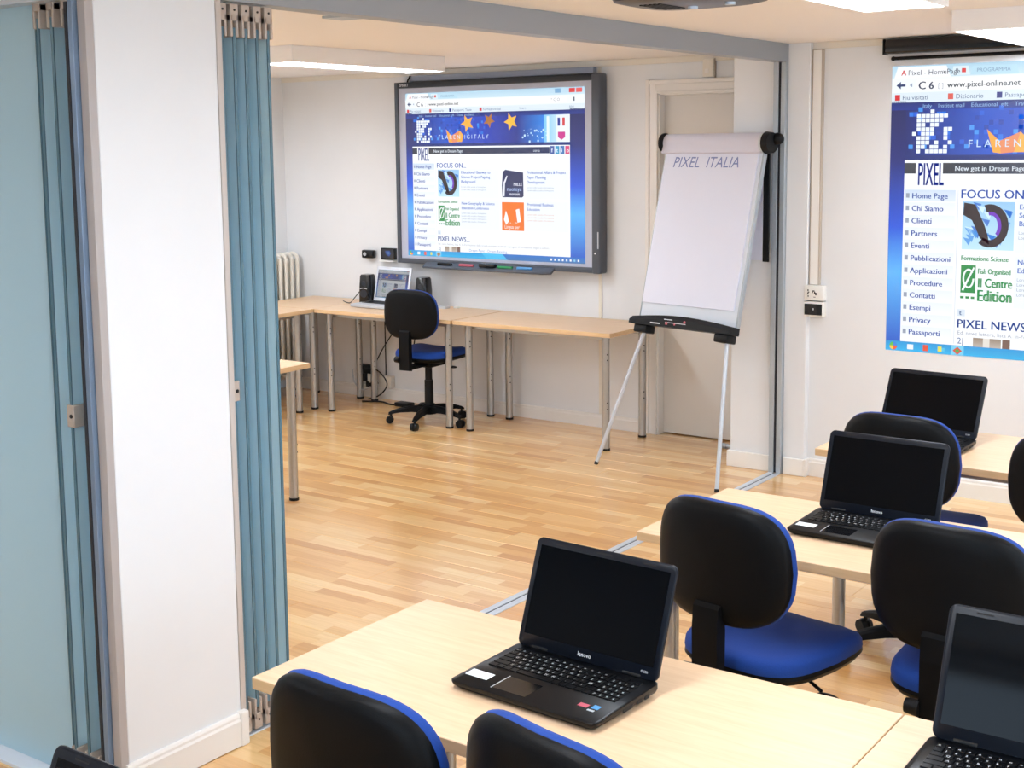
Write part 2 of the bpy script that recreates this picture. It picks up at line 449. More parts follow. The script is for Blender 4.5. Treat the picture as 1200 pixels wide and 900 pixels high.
# frosted folding glass panels
def glass_panel(pos, axis, near, far, z0, z1, label, clamp=True, lock=None):
    """axis 'x': sheet in a plane of constant y=pos, running x from near to far"""
    t = thing('glass_panel', label=label, cat='glass panel', group='frosted folding partition panels')
    if axis == 'x': t.location = ((near), pos, 0)
    else: t.location = (pos, near, 0)
    L = far-near; sg = 1 if L > 0 else -1
    def bx(mb, a, b, h, za, zb, bevel=0.0, mi=0):
        a, b = sorted((a, b))
        if axis == 'x': mb.box(a, b, -h, h, za, zb, bevel=bevel, seg=1, mi=mi)
        else: mb.box(-h, h, a, b, za, zb, bevel=bevel, seg=1, mi=mi)
    mb = MB(); bx(mb, sg*0.004, L, 0.005, z0, z1); mb.build('glass_sheet', MT['glass'], t, smooth=False)
    mb = MB(); bx(mb, 0, sg*0.004, 0.005, z0, z1); mb.build('polished_edge', MT['edge'], t, smooth=False)
    if clamp:
        for nm, za, zb, sl in (('top_clamp', z1-0.02, 2.305, 'd'), ('bottom_clamp', 0.014, z0+0.03, 'u')):
            mb = MB(); h = 0.0165
            # forked block: two cheeks holding the glass and a solid end
            if sl == 'd':
                for s_ in (-1, 1):
                    if axis == 'x': mb.box(min(-sg*0.004, sg*0.05), max(-sg*0.004, sg*0.05), min(s_*0.007, s_*h), max(s_*0.007, s_*h), za-0.008, zb-0.03, bevel=0.003)
                    else: mb.box(min(s_*0.007, s_*h), max(s_*0.007, s_*h), min(-sg*0.004, sg*0.05), max(-sg*0.004, sg*0.05), za-0.008, zb-0.03, bevel=0.003)
                bx(mb, -sg*0.004, sg*0.05, h, zb-0.05, zb, bevel=0.002)
            else:
                for s_ in (-1, 1):
                    if axis == 'x': mb.box(min(-sg*0.004, sg*0.05), max(-sg*0.004, sg*0.05), min(s_*0.007, s_*h), max(s_*0.007, s_*h), za+0.03, zb, bevel=0.003)
                    else: mb.box(min(s_*0.007, s_*h), max(s_*0.007, s_*h), min(-sg*0.004, sg*0.05), max(-sg*0.004, sg*0.05), za+0.03, zb, bevel=0.003)
                bx(mb, -sg*0.004, sg*0.05, h, za, za+0.05, bevel=0.002)
            c = mb.build(nm, MT['clamp'], t)
            mb = MB(); z_ = zb-0.018 if sl == 'd' else za+0.03
            if axis == 'x': mb.cyl((-sg*0.004, 0, z_), (-sg*0.006, 0, z_), 0.0035, seg=10)
            else: mb.cyl((0, -sg*0.004, z_), (0, -sg*0.006, z_), 0.0035, seg=10)
            mb.build('screw', MT['hole'], c)
    if lock:
        mb = MB(); bx(mb, -sg*0.004, sg*0.06, 0.016, lock-0.032, lock+0.032, bevel=0.002); c = mb.build('lock_block', MT['clamp'], t)
        mb = MB()
        if axis == 'x': mb.cyl((-sg*0.004, 0.004, lock), (-sg*0.006, 0.004, lock), 0.006, seg=10)
        else: mb.cyl((0.004, -sg*0.004, lock), (0.004, -sg*0.006, lock), 0.006, seg=10)
        mb.build('keyhole', MT['hole'], c)
    return t
ords = ['glass panel of the right stack nearest the white pillar, with a steel lock block', 'second folded glass panel from the white pillar in the right stack',
        'middle glass panel of the stack of five beside the white pillar', 'fourth glass panel from the pillar in the right stack',
        'outermost glass panel of the right stack, bordering the far room']
for i in range(5):
    glass_panel(-4.108+i*0.0475, 'x', 0.032, -0.60, 0.085, 2.235, ords[i], lock=1.125 if i == 0 else None)
ords = ['folded glass panel left of the pillar, next to the black seal', 'middle folded glass panel left of the pillar, with a steel lock block', 'folded glass panel left of the pillar, touching the large flat panel']
for i, xx in enumerate((-0.034, -0.096, -0.158)):
    glass_panel(xx, 'y', -4.615, -4.22, 0.085, 2.235, ords[i], lock=1.12 if i == 1 else None)
glass_panel(-4.60, 'x', -0.182, -1.49, 0.013, 2.276, 'large closed frosted glass panel at the left edge of the picture', clamp=False)

# door with casing
d1 = struct('door_1', MB().box(-1.052, -0.40, YB1+0.062, YB1+0.10, 0.008, 2.178), MT['door'])
mb = MB()
for (a, b, dy) in ((-1.145, -1.12, 0.022), (-1.12, -1.075, 0.014), (-1.075, -1.062, 0.02)): mb.box(a, b, YB1-dy, YB1+0.001, 0, 2.19+(-1.062-a), bevel=0.003)
mb.box(-1.062, -1.052, YB1-0.004, YB1+0.10, 0, 2.18)
mb.build('casing_side', MT['trim'], d1, smooth=False)
mb = MB()
for (a, b, dy) in ((2.245, 2.27, 0.022), (2.20, 2.245, 0.014), (2.187, 2.20, 0.02)): mb.box(-1.062-(a-2.187), -0.297, YB1-dy, YB1+0.001, a, b, bevel=0.003)
mb.box(-1.052, -0.4, YB1-0.004, YB1+0.10, 2.178, 2.187)
mb.build('casing_head', MT['trim'], d1, smooth=False)

# ------------------------------------------------------------------ desks
def make_desk(w_, d_, h=0.74, t_=0.027, inset=0.075, insy=0.075, inl=None):
    root = thing('desk')
    mb = MB().box(0, w_, 0, d_, h-t_, h, bevel=0.0015, seg=1)
    for f in mb.bm.faces:
        if abs(f.normal.z) < 0.5: f.material_index = 1
    mb.build('desk_top', [MT['desk'], MT['deskedge']], root, smooth=False)
    MB().box(inset, w_-inset, 0.10, 0.125, h-t_-0.035, h-t_-0.001).build('cross_rail', MT['steel'], root, smooth=False)
    MB().box(inset, w_-inset, d_-0.125, d_-0.10, h-t_-0.035, h-t_-0.001).build('cross_rail', MT['steel'], root, smooth=False)
    for sx in (inset if inl is None else inl, w_-inset):
        for sy in (insy, d_-0.075):
            lg = MB().cyl((sx, sy, 0.012), (sx, sy, h-t_-0.004), 0.024, seg=24).cyl((sx, sy, h-t_-0.006), (sx, sy, h-t_), 0.036, seg=24).build('leg', MT['steel'], root)
            MB().cyl((sx, sy, 0), (sx, sy, 0.014), 0.0265, seg=24).build('foot_cap', MT['black'], lg)
            mb = MB()
            for zz in (0.60, 0.565, 0.30, 0.26): mb.cyl((sx+0.02, sy-0.0145, zz), (sx+0.0215, sy-0.0155, zz), 0.0045, seg=8)
            mb.build('leg_holes', MT['hole'], lg, kind='stuff')
    return root
A = make_desk(1.22, 0.615)
B60 = make_desk(1.20, 0.60)
N122 = make_desk(1.218, 0.60, inset=0.045, insy=0.27, inl=0.115)
W160 = make_desk(1.60, 0.60)
def place(src, loc, label, group, rz=0, cat='desk'):
    o = copy_tree(src); o.location = loc; o.rotation_euler = (0, 0, rz)
    return tag(o, label, cat, group)
GB, GF = 'desks along the walls of the far room', 'desks in rows in the near room'
place(B60, (-2.232, -0.105, 0), 'maple desk below the right half of the interactive board, beside the flip chart', GB)
place(A, (-3.47, -0.108, 0), 'maple desk carrying the silver laptop and speakers, under the wall board', GB)
o = place(make_desk(0.60, 0.64), (-4.08, -0.115, 0), 'square corner desk in front of the radiator in the far room', GB)
place(B60, (-3.476, -1.325, 0), 'maple desk along the left wall, joining the corner desk', GB, rz=PI/2)
place(B60, (-1.825, -3.06, 0), 'single desk end jutting out behind the folded glass panels', 'single desk', rz=PI/2)
place(N122, (1.028, -5.01, 0), 'nearest maple desk carrying the large open black laptop, two chairs before it', GF)
place(N122, (2.2485, -5.01, 0), 'maple desk at the lower right, butted against the nearest desk', GF)
place(W160, (1.171, -3.605, 0), 'long maple desk in the middle row with a black laptop with white sticker', GF)
place(W160, (1.185, -2.305, 0), 'maple desk of the row nearest the projected web page', GF)
place(B60, (0.95, -6.22, 0), 'maple desk below the bottom picture edge under the cropped laptop', GF)
for rt in [x for x in list(col.objects) if x.name.startswith('desk') and x.type == 'EMPTY' and 'label' not in x]:
    for ch in list(rt.children_recursive): bpy.data.objects.remove(ch)
    bpy.data.objects.remove(rt)

# ------------------------------------------------------------------ task chairs
def outline(k, n=44):
    """backrest outline scaled by k: wider at mid-low, narrower to the top"""
    pts = []
    for (x, z) in superring(1, 1, 3.7, n):
        w_ = 0.212 - 0.022*max(0, z)**1.5 - 0.030*max(0, -z)**2
        pts.append((x*w_*k, z*0.166*k))
    return pts
def back_surface(y0, depth, outs, zc, curve=0.9, flat=False):
    rings = []
    for k, d in outs:
        rings.append([(x, y0 + d*depth + curve*x*x - 0.25*max(0, z)**2, zc+z) for x, z in outline(k)])
    return rings
def make_chair():
    root = thing('task_chair')
    zc, yb = 0.774, -0.235
    # shell (rear side bulges backwards, -y)
    mb = MB().loft(back_surface(yb, 0.036, [(0.03, -1.05), (0.35, -1.03), (0.68, -0.95), (0.86, -0.82), (0.95, -0.6), (0.985, -0.3), (0.99, 0.0), (0.90, 0.12)], zc))
    mb.build('backrest_shell', MT['shell'], root)
    mb = MB().loft(back_surface(yb+0.001, 0.040, [(0.9, -0.02), (0.985, 0.0), (1.0, 0.25), (0.985, 0.55), (0.93, 0.78), (0.8, 0.9), (0.5, 0.98), (0.03, 1.0)], zc))
    mb.build('backrest_cushion', MT['blue'], root)
    # seat
    def seat_ring(k, z, drop=0.0):
        out = []
        for x, y in superring(1, 1, 3.8, 44):
            w_ = 0.213 - 0.022*max(0, -y)
            yy = y*0.222*k+0.03
            zz = z - (0.022*max(0, y*k-0.55)**1.3/0.35 if drop else 0) + (0.008*x*x*k if drop else 0)
            out.append((x*w_*k, yy, zz))
        return out
    MB().loft([seat_ring(0.9, 0.462), seat_ring(0.985, 0.466), seat_ring(1.0, 0.478, 1), seat_ring(0.99, 0.495, 1), seat_ring(0.95, 0.507, 1), seat_ring(0.85, 0.514, 1), seat_ring(0.5, 0.513, 1), seat_ring(0.03, 0.510, 1)]).build('seat_cushion', MT['blue'], root)
    MB().loft([seat_ring(0.55, 0.435), seat_ring(0.8, 0.438), seat_ring(0.95, 0.448), seat_ring(1.0, 0.463), seat_ring(0.99, 0.4765)]).build('seat_pan', MT['shell'], root)
    # back post: L shaped bar with knob
    ps = MB()
    ps.box(-0.036, 0.036, -0.275, -0.04, 0.405, 0.43, bevel=0.006)
    prof = [(-0.286, 0.405), (-0.252, 0.400), (-0.250, 0.60), (-0.256, 0.655), (-0.272, 0.672), (-0.284, 0.662), (-0.289, 0.60)]
    ps.loft([[(sx, y, z) for y, z in prof] for sx in (-0.040, -0.036, 0.036, 0.040)])
    po = ps.build('back_post', MT['shell'], root, smooth=False)
    MB().cyl((-0.075, -0.28, 0.475), (-0.038, -0.28, 0.475), 0.019, 0.023, seg=14).build('height_knob', MT['black'], po)
    # mechanism, lever, column
    MB().box(-0.07, 0.07, -0.08, 0.10, 0.395, 0.436, bevel=0.01).build('seat_mechanism', MT['shell'], root)
    lv = MB().tube([(0.06, 0.0, 0.43), (0.16, -0.03, 0.43), (0.21, -0.05, 0.42)], 0.005)
    lv.sphere((0.235, -0.06, 0.414), 0.02, 1.7, 0.9, 0.42)
    lv.build('height_lever', MT['black'], root)
    MB().cyl((0, 0, 0.30), (0, 0, 0.398), 0.024, seg=20).cyl((0, 0, 0.11), (0, 0, 0.30), 0.031, 0.029, seg=20).build('gas_column', MT['black'], root)
    # five-star base
    MB().cyl((0, 0, 0.068), (0, 0, 0.135), 0.05, 0.040, seg=20).build('base_hub', MT['shell'], root)
    for k in range(5):
        a = R(20+72*k); M4 = Matrix.Rotation(a, 4, 'Z')
        rings = []
        for (x, zt, zb, hw) in ((0.035, 0.128, 0.078, 0.030), (0.12, 0.122, 0.082, 0.025), (0.20, 0.108, 0.078, 0.021), (0.255, 0.090, 0.068, 0.018), (0.278, 0.078, 0.062, 0.014)):
            rings.append([(x, -hw, zb), (x, hw, zb), (x, hw*0.9, zt-0.008), (x, hw*0.5, zt), (x, -hw*0.5, zt), (x, -hw*0.9, zt-0.008)])
        arm = MB().loft(rings).xf(M4).build('base_arm', MT['shell'], root)
        cs = MB().cyl((0.262, 0, 0.045), (0.262, 0, 0.07), 0.008, seg=8)
        for s_ in (-1, 1):
            cs.cyl((0.262+0.008, s_*0.006, 0.027), (0.262+0.008, s_*0.024, 0.027), 0.027, 0.024, seg=18)
        cs.box(0.25, 0.285, -0.006, 0.006, 0.02, 0.05)
        cs.xf(M4).build('caster', MT['black'], arm)
    return root
CH = make_chair()
def chair(x, y, deg, label, group, base=0):
    o = copy_tree(CH)
    for ch in o.children:
        if ch.name.startswith('base_arm'): ch.rotation_euler = (0, 0, R(base-deg-20))
    o.location = (x, y, 0); o.rotation_euler = (0, 0, R(deg))
    return tag(o, label, 'chair', group)
GC = 'blue and black task chairs'
chair(1.582, -3.60, -9, 'blue and black task chair behind the large open laptop, its whole blue seat showing', GC, base=-8)
chair(2.13, -3.49, -4, 'task chair with blue seat mostly hidden by the laptop at the right edge', GC)
chair(1.552, -5.05, -3, 'task chair at the bottom edge, left one before the nearest desk', GC, base=28)
chair(1.985, -5.012, -12, 'task chair at the bottom edge, close in front of the large laptop', GC, base=48)
chair(1.557, -2.25, -1, 'task chair showing above the middle row laptop, before the far desk', GC, base=7)
chair(2.135, -2.29, 2, 'black task chair back cut off by the right picture edge', GC)
chair(-2.54, 0.018, 5, 'task chair alone in the far room at the wall desk with the silver laptop', GC, base=-1)
for ch in list(CH.children_recursive): bpy.data.objects.remove(ch)
bpy.data.objects.remove(CH)

# ------------------------------------------------------------------ web page shown on the screens
NAVY, PB, WHT = (10, 30, 96), (14, 62, 190), (246, 250, 255)
def web_page():
    p = Page(1370, 1000); W, H = 1370, 1000
    rnd = random.Random(3)
    p.rect(0, 0, W, H, (20, 70, 190), 0)
    # desktop-blue page background left and right, glow in the middle
    for (a, b) in ((0, 52), (1265, W)):
        for (v0, v1, c0, c1) in ((120, 330, (8, 24, 90), (10, 34, 120)), (330, 560, (10, 34, 120), (24, 84, 220)), (560, 720, (24, 84, 220), (90, 180, 250)), (720, 965, (90, 180, 250), (30, 90, 200))):
            p.rect(a, v0, b, v1, c0, 1, c1)
    # browser chrome
    p.rect(0, 0, W, 42, (176, 214, 236), 1, (205, 230, 244))
    p.poly([(8, 42), (20, 4), (188, 4), (204, 42)], WHT, 2)
    p.poly([(206, 38), (212, 8), (262, 8), (268, 38)], (222, 240, 250), 2)
    p.poly([(270, 38), (276, 10), (420, 10), (428, 38)], (188, 224, 242), 2)
    p.text(32, 33, 'A', 26, (214, 40, 40), bold=1); p.text(56, 33, 'Pixel - HomePage', 25, (60, 60, 80)); p.text(176, 30, 'x', 20, (90, 90, 90))
    p.text(218, 31, '!!', 22, (60, 60, 90)); p.rect(240, 16, 254, 30, (220, 60, 60), 3); p.text(290, 30, 'PROGRAMMA', 18, (120, 150, 180))
    for k, c in enumerate(((190, 220, 240), (120, 170, 210), (190, 220, 240), (222, 60, 60), (232, 90, 90))):
        p.rect(1110+k*50, 6, 1152+k*50, 30, c, 2)
    p.rect(0, 42, W, 92, (240, 247, 252), 1)
    p.rect(88, 50, 1240, 84, (253, 254, 255), 2)
    p.poly([(16, 67), (32, 54), (32, 63), (48, 63), (48, 71), (32, 71), (32, 80)], (40, 60, 110), 3)
    p.poly([(62, 67), (72, 60), (72, 74)], (150, 165, 190), 3)
    p.text(92, 82, 'C', 38, (50, 60, 90), bold=2); p.text(128, 82, '6', 36, (50, 60, 90), bold=2)
    p.text(160, 78, '[ ]', 22, (150, 160, 180)); p.text(192, 79, 'www.pixel-online.net', 28, (60, 70, 80), bold=1)
    p.text(1130, 76, '* C O', 26, (90, 100, 120)); p.rect(1290, 56, 1300, 78, (80, 90, 110), 3)
    p.rect(0, 92, W, 126, (222, 236, 246), 1)
    u = 12
    for c, s_ in (((214, 40, 50), "Piu visitati"), ((220, 90, 80), 'Dizionario'), ((40, 50, 130), 'Passaporti, Tasse'), ((214, 30, 50), 'Formazione Ital')):
        p.rect(u, 99, u+18, 119, c, 3); p.text(u+26, 117, s_, 22, (80, 100, 140)); u += 34+len(s_)*11+18
    p.text(900, 116, 'Intern', 20, (110, 130, 160)); p.text(1260, 116, 'Altri', 20, (110, 130, 160))
    # dark strip
    p.rect(0, 126, W, 152, (12, 36, 112), 2, (12, 50, 150)); p.text(110, 146, 'Italy    Institut mail    Educational  gift    Travel  excellence', 19, (150, 190, 230))
    # banner
    for (a, b, c0, c1) in ((52, 330, (6, 30, 110), (16, 80, 200)), (330, 620, (16, 80, 200), (10, 60, 190)), (620, 880, (10, 60, 190), (16, 40, 140)), (880, 1080, (16, 40, 140), (30, 130, 230)), (1080, 1265, (120, 200, 246), (240, 248, 255))):
        p.rect(a, 152, b, 308, c0, 2, c1, horiz=True)
    for _ in range(70):
        a, b = rnd.randint(60, 640), rnd.randint(154, 290); s_ = 16
        a -= a % 16; b -= b % 16
        p.rect(a, b, a+s_-1, b+s_-1, rnd.choice([(24, 96, 220), (40, 120, 230), (14, 60, 170), (60, 150, 240)]), 3)
    for _ in range(24):
        a, b = rnd.randint(900, 1120), rnd.randint(230, 300)
        s_ = rnd.randint(4, 12); p.rect(a, b, a+s_, b+s_, (200, 234, 255), 3)
    p.rect(1100, 160, 1118, 306, (230, 246, 255), 3); p.rect(1170, 156, 1250, 306, (236, 244, 255), 3)
    p.rect(1178, 170, 1196, 216, (30, 50, 150), 4); p.rect(1212, 170, 1230, 216, (210, 50, 60), 4)
    p.poly([(1180, 250), (1232, 250), (1232, 280), (1206, 296), (1180, 280)], (204, 40, 140), 4)
    # pixelated logo: white squares around a dark gap
    grid = ["....x....", ".xxxxxxx.", ".xxxxxx..", ".xx.xx...", ".xxxx..xx", "x.xxx..x.", ".xxx...x.", ".xxx.x..x", ".xx.xx.x.", ".x.xxxxx."]
    for j, row in enumerate(grid):
        for i, c in enumerate(row):
            if c == 'x': p.rect(76+i*15.5, 152+j*15.2, 76+i*15.5+13.5, 152+j*15.2+13, (240, 248, 255), 4)
    # stars
    def star(cx, cy, s_, rot, c, layer=4):
        pts = []
        for k in range(10):
            a = rot+k*PI/5; q = s_ if k % 2 == 0 else s_*0.45
            pts.append((cx+q*math.sin(a), cy-q*math.cos(a)))
        for k in range(10): p.poly([(cx, cy), pts[k], pts[(k+1) % 10]], c, layer)
    star(500, 190, 54, -0.4, (246, 176, 60)); star(670, 176, 46, 0.5, (176, 112, 40)); star(836, 186, 54, -0.35, (250, 190, 50))
    p.poly([(330, 222), (372, 262), (378, 304), (352, 300)], (246, 168, 50), 4); p.poly([(372, 262), (440, 232), (420, 300), (378, 304)], (232, 140, 90), 4)
    p.poly([(440, 232), (470, 262), (456, 300), (420, 300)], (246, 178, 70), 4)
    p.text(268, 282, 'F L A R E N   I G I T A L Y', 36, (206, 230, 250), 5)
    p.rect(52, 308, 1265, 325, (8, 40, 120), 2)
    # white page
    p.rect(52, 325, 1265, 965, WHT, 2)
    p.rect(52, 335, 92, 372, (52, 58, 70), 3); p.rect(186, 335, 1120, 372, (46, 52, 64), 3, (20, 40, 90), horiz=True)
    p.text(226, 362, 'New get in Dream Page', 24, (220, 230, 240), 4, bold=1); p.text(1000, 362, 'cerca', 22, (220, 230, 240), 4)
    for k, c in enumerate(((40, 80, 160), (20, 150, 200), (30, 110, 180), (214, 60, 120))):
        p.rect(1124+k*36, 330, 1154+k*36, 376, c, 4); p.text(1132+k*36, 366, 'ftio'[k], 34, WHT, 5, bold=1)
    p.text(98, 412, 'PIXEL', 112, (18, 40, 130), 4, sx=0.33, bold=2)
    items = ['Home Page', 'Chi Siamo', 'Clienti', 'Partners', 'Eventi', 'Pubblicazioni', 'Applicazioni', 'Procedure', 'Contatti', 'Esempi', 'Privacy', 'Passaporti']
    for k, s_ in enumerate(items):
        v = 428+k*43.6
        p.rect(56, v, 232, v+40, (206, 222, 242) if k == 0 else (232, 240, 250), 3, (224, 236, 248) if k == 0 else (244, 248, 254))
        p.rect(60, v+12, 72, v+28, (150, 160, 178), 4); p.text(80, v+30, s_, 27, (30, 70, 160), 4, bold=1.2)
    p.rect(240, 428, 241.5, 960, (190, 200, 215), 3)
    p.text(248, 455, 'FOCUS ON...', 42, (34, 76, 170), 4, bold=1.5)
    # picture one: dark loops on pale blue
    def blob(pts, c, layer): p.poly(pts, c, layer)
    p.rect(258, 466, 430, 630, (150, 200, 240), 3, (190, 230, 250))
    for _ in range(26):
        a, b = rnd.randint(260, 400), rnd.randint(468, 600)
        p.poly([(a, b), (a+28, b+6), (a+20, b+28)], rnd.choice([(90, 160, 230), (210, 240, 255), (60, 120, 210)]), 4)
    def ring(cx, cy, a, b, t_, a0, a1, c, layer):
        n = 16
        for k in range(n):
            q0 = a0+(a1-a0)*k/n; q1 = a0+(a1-a0)*(k+1)/n
            p.poly([(cx+a*math.cos(q0), cy+b*math.sin(q0)), (cx+a*math.cos(q1), cy+b*math.sin(q1)), (cx+(a-t_)*math.cos(q1), cy+(b-t_)*math.sin(q1)), (cx+(a-t_)*math.cos(q0), cy+(b-t_)*math.sin(q0))], c, layer)
    ring(350, 548, 62, 74, 26, -1.9, 2.2, (34, 14, 26), 5); ring(352, 548, 36, 48, 12, -1.8, 0.8, (110, 40, 190), 6)
    p.poly([(262, 470), (300, 476), (330, 540), (344, 580), (350, 612), (318, 590), (290, 530), (260, 512)], (36, 16, 22), 5)
    # text blocks
    def para(u, v, title, n_title, n_txt, wd, tc=(60, 100, 190), gc=(140, 155, 175)):
        for k in range(n_title): p.text(u, v+24+k*28, title[k], 24, tc, 4, bold=1)
        for k in range(n_txt):
            p.text(u, v+24+n_title*28+k*17, 'Lorem nella scuola e formazione dei docenti'[:wd//9], 15, gc, 4)
    p.rect(436, 462, 740, 636, (238, 245, 253), 3); p.rect(942, 462, 1252, 636, (238, 245, 253), 3)
    p.rect(436, 648, 740, 824, (238, 245, 253), 3); p.rect(942, 648, 1252, 824, (238, 245, 253), 3)
    para(444, 466, ['Educational Gateway to', 'Science Project Pageing', 'Background'], 3, 2, 280)
    para(950, 466, ['Professional Affairs & Project', 'Paper Planning', 'Development'], 3, 2, 290)
    para(444, 652, ['New Geography & Science', 'Education Conference'], 2, 4, 280)
    para(950, 652, ['Provisional Business', 'Education'], 2, 2, 290); para(950, 708, [], 0, 3, 290, gc=(230, 170, 130))
    # navy badge
    p.poly([(770, 478), (790, 466), (820, 470), (924, 482), (926, 620), (914, 628), (766, 628), (762, 560)], (22, 36, 90), 4)
    p.poly([(770, 622), (776, 540), (800, 500), (806, 504), (786, 550), (782, 622)], (236, 240, 250), 5)
    p.text(850, 560, 'MILLE', 26, (236, 240, 250), 5, bold=1); p.text(800, 590, 'nuoteya', 34, (180, 200, 240), 5, bold=1); p.text(820, 616, 'nonsen', 26, (236, 240, 250), 5, bold=1)
    # green block
    GR = (20, 140, 66)
    p.text(256, 668, 'Formazione Scienze', 24, GR, 4, sx=0.82, bold=1.5)
    p.rect(258, 684, 308, 780, GR, 4); ring(284, 730, 20, 34, 6, 0, 5.6, WHT, 5); p.poly([(262, 770), (300, 690), (304, 694), (268, 774)], WHT, 5)
    p.text(314, 712, 'Fish Organised', 26, GR, 4, sx=0.7, bold=2); p.text(314, 758, 'Il Centre', 44, GR, 4, sx=0.72, bold=3); p.text(312, 806, 'Edition', 56, GR, 4, sx=0.74, bold=4)
    for k in range(3): p.rect(258+k*18, 792, 270+k*18, 800, GR, 4)
    # orange block
    p.rect(761, 656, 928, 824, (240, 116, 14), 4)
    p.poly([(776, 760), (792, 706), (806, 740), (812, 770), (794, 790)], WHT, 5); p.poly([(866, 700), (892, 694), (904, 770), (878, 776)], WHT, 5)
    p.text(780, 812, 'Lingua per', 30, WHT, 5, sx=0.9); p.text(786, 786, ', . - . ~', 34, WHT, 5)
    # news
    p.rect(250, 838, 276, 862, (214, 226, 240), 3); p.text(256, 858, 't', 24, (60, 90, 140), 4, bold=1)
    p.text(248, 902, 'PIXEL NEWS...', 42, (24, 62, 140), 4, bold=1.5)
    p.text(252, 926, 'Ed. news lettera, lista A. In-Formazione della scuola europea, materiali e progetti di formazione, lingue e cultura', 19, (150, 155, 170), 4)
    p.text(252, 958, '2|', 30, (60, 90, 150), 4); p.rect(306, 934, 400, 965, (150, 130, 112), 4, (190, 180, 170)); p.rect(340, 934, 362, 965, (228, 222, 214), 5); p.rect(404, 934, 430, 965, (120, 90, 80), 5)
    p.text(500, 960, 'Dream Paint a Dream Reading', 24, (80, 120, 190), 4)
    # taskbar
    p.rect(0, 965, W, H, (30, 150, 216), 5, (40, 180, 236)); p.rect(760, 965, W, H, (30, 110, 200), 6, (60, 120, 180))
    p.poly([(600, 965), (760, 965), (800, 1000), (640, 1000)], (70, 190, 240), 7)
    for k, c in enumerate(((240, 90, 50), (250, 200, 60), (90, 190, 70), (60, 130, 220))):
        a0 = k*PI/2; pts = [(28, 983)]+[(28+14*math.cos(a0+j*PI/10), 983+14*math.sin(a0+j*PI/10)) for j in range(6)]
        p.poly(pts, c, 8)
    p.rect(78, 974, 100, 992, (236, 242, 250), 7); p.rect(134, 972, 152, 994, (230, 80, 50), 7)
    p.rect(186, 974, 200, 992, (230, 220, 80), 7); p.rect(200, 978, 210, 990, (90, 200, 230), 7)
    p.rect(232, 966, 276, 999, (120, 206, 240), 7); p.poly([(254, 970), (270, 984), (254, 998), (238, 984)], (220, 70, 50), 8); p.poly([(254, 976), (262, 984), (254, 992), (246, 984)], (60, 170, 80), 9)
    for k in range(8): p.rect(1120+k*28, 978, 1132+k*28, 990, rnd.choice([(230, 240, 250), (140, 210, 240), (250, 250, 255)]), 7)
    return p
PG = web_page()

# projection on the right wall: an emissive sheet standing in for the projector's light
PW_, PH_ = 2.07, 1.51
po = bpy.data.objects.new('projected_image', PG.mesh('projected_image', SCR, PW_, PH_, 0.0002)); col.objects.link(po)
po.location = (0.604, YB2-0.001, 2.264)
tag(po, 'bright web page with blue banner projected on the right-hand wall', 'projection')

# interactive whiteboard
wb = thing('interactive_whiteboard', (-2.29, YB1-0.088, 0), label='large framed interactive whiteboard showing a web page in the far room', cat='whiteboard')
X0, X1, Z0, Z1 = -0.860, 0.862, 1.040, 2.326
MB().box(X0+0.02, X1-0.02, 0.004, 0.07, Z0+0.02, Z1-0.02).build('backing', MT['wbframe'], wb, smooth=False)
MB().box(X0+0.028, X1-0.065, -0.002, 0.003, Z0+0.03, Z1-0.04).build('board_surface', MT['wbgrey'], wb, smooth=False)
MB().box(X0, X1-0.06, -0.014, 0.07, Z1-0.042, Z1, bevel=0.004).build('top_frame', MT['wbdark'], wb)
MB().box(X0, X1-0.06, -0.014, 0.07, Z0, Z0+0.036, bevel=0.004).build('bottom_frame', MT['wbframe'], wb)
MB().box(X0, X0+0.032, -0.015, 0.071, Z0, Z1, bevel=0.006).build('left_frame', MT['wbframe'], wb)
sf = MB().box(X1-0.07, X1, -0.018, 0.071, Z0-0.004, Z1+0.004, bevel=0.014, seg=3).build('right_frame', MT['wbframe'], wb)
MB().cyl((X1-0.04, -0.018, Z0+0.13), (X1-0.04, -0.021, Z0+0.13), 0.006).build('power_light', MT['inkb'], sf)
MB().box(X1-0.022, X1-0.014, -0.0195, -0.017, Z0+0.16, Z0+0.27).build('slot', MT['silver'], sf, smooth=False)
so = bpy.data.objects.new('screen_image', PG.mesh('screen_image', SCR, 1.503, 1.150, 0.00015)); col.objects.link(so); so.parent = wb
so.location = (-0.766, -0.003, 2.247)
# small maker's mark on the top frame
vs, fs = text_polys('SMART Board', 0.022)
def text_obj(name, txt, size, mat, parent, M4, shear=0.0, sx=1.0, thick=0.0):
    vs, fs = text_polys(txt, size, shear, sx)
    me = bpy.data.meshes.new(name); me.from_pydata([(x, y, 0) for x, y in vs], [], fs); me.materials.append(mat)
    o = bpy.data.objects.new(name, me); col.objects.link(o); o.parent = parent; o.matrix_local = M4
    return o
UPR = Matrix.Rotation(PI/2, 4, 'X')
text_obj('lettering', 'SMART', 0.026, MT['inkb'], wb, Matrix.Translation((X0+0.05, -0.0146, Z1-0.03)) @ UPR)
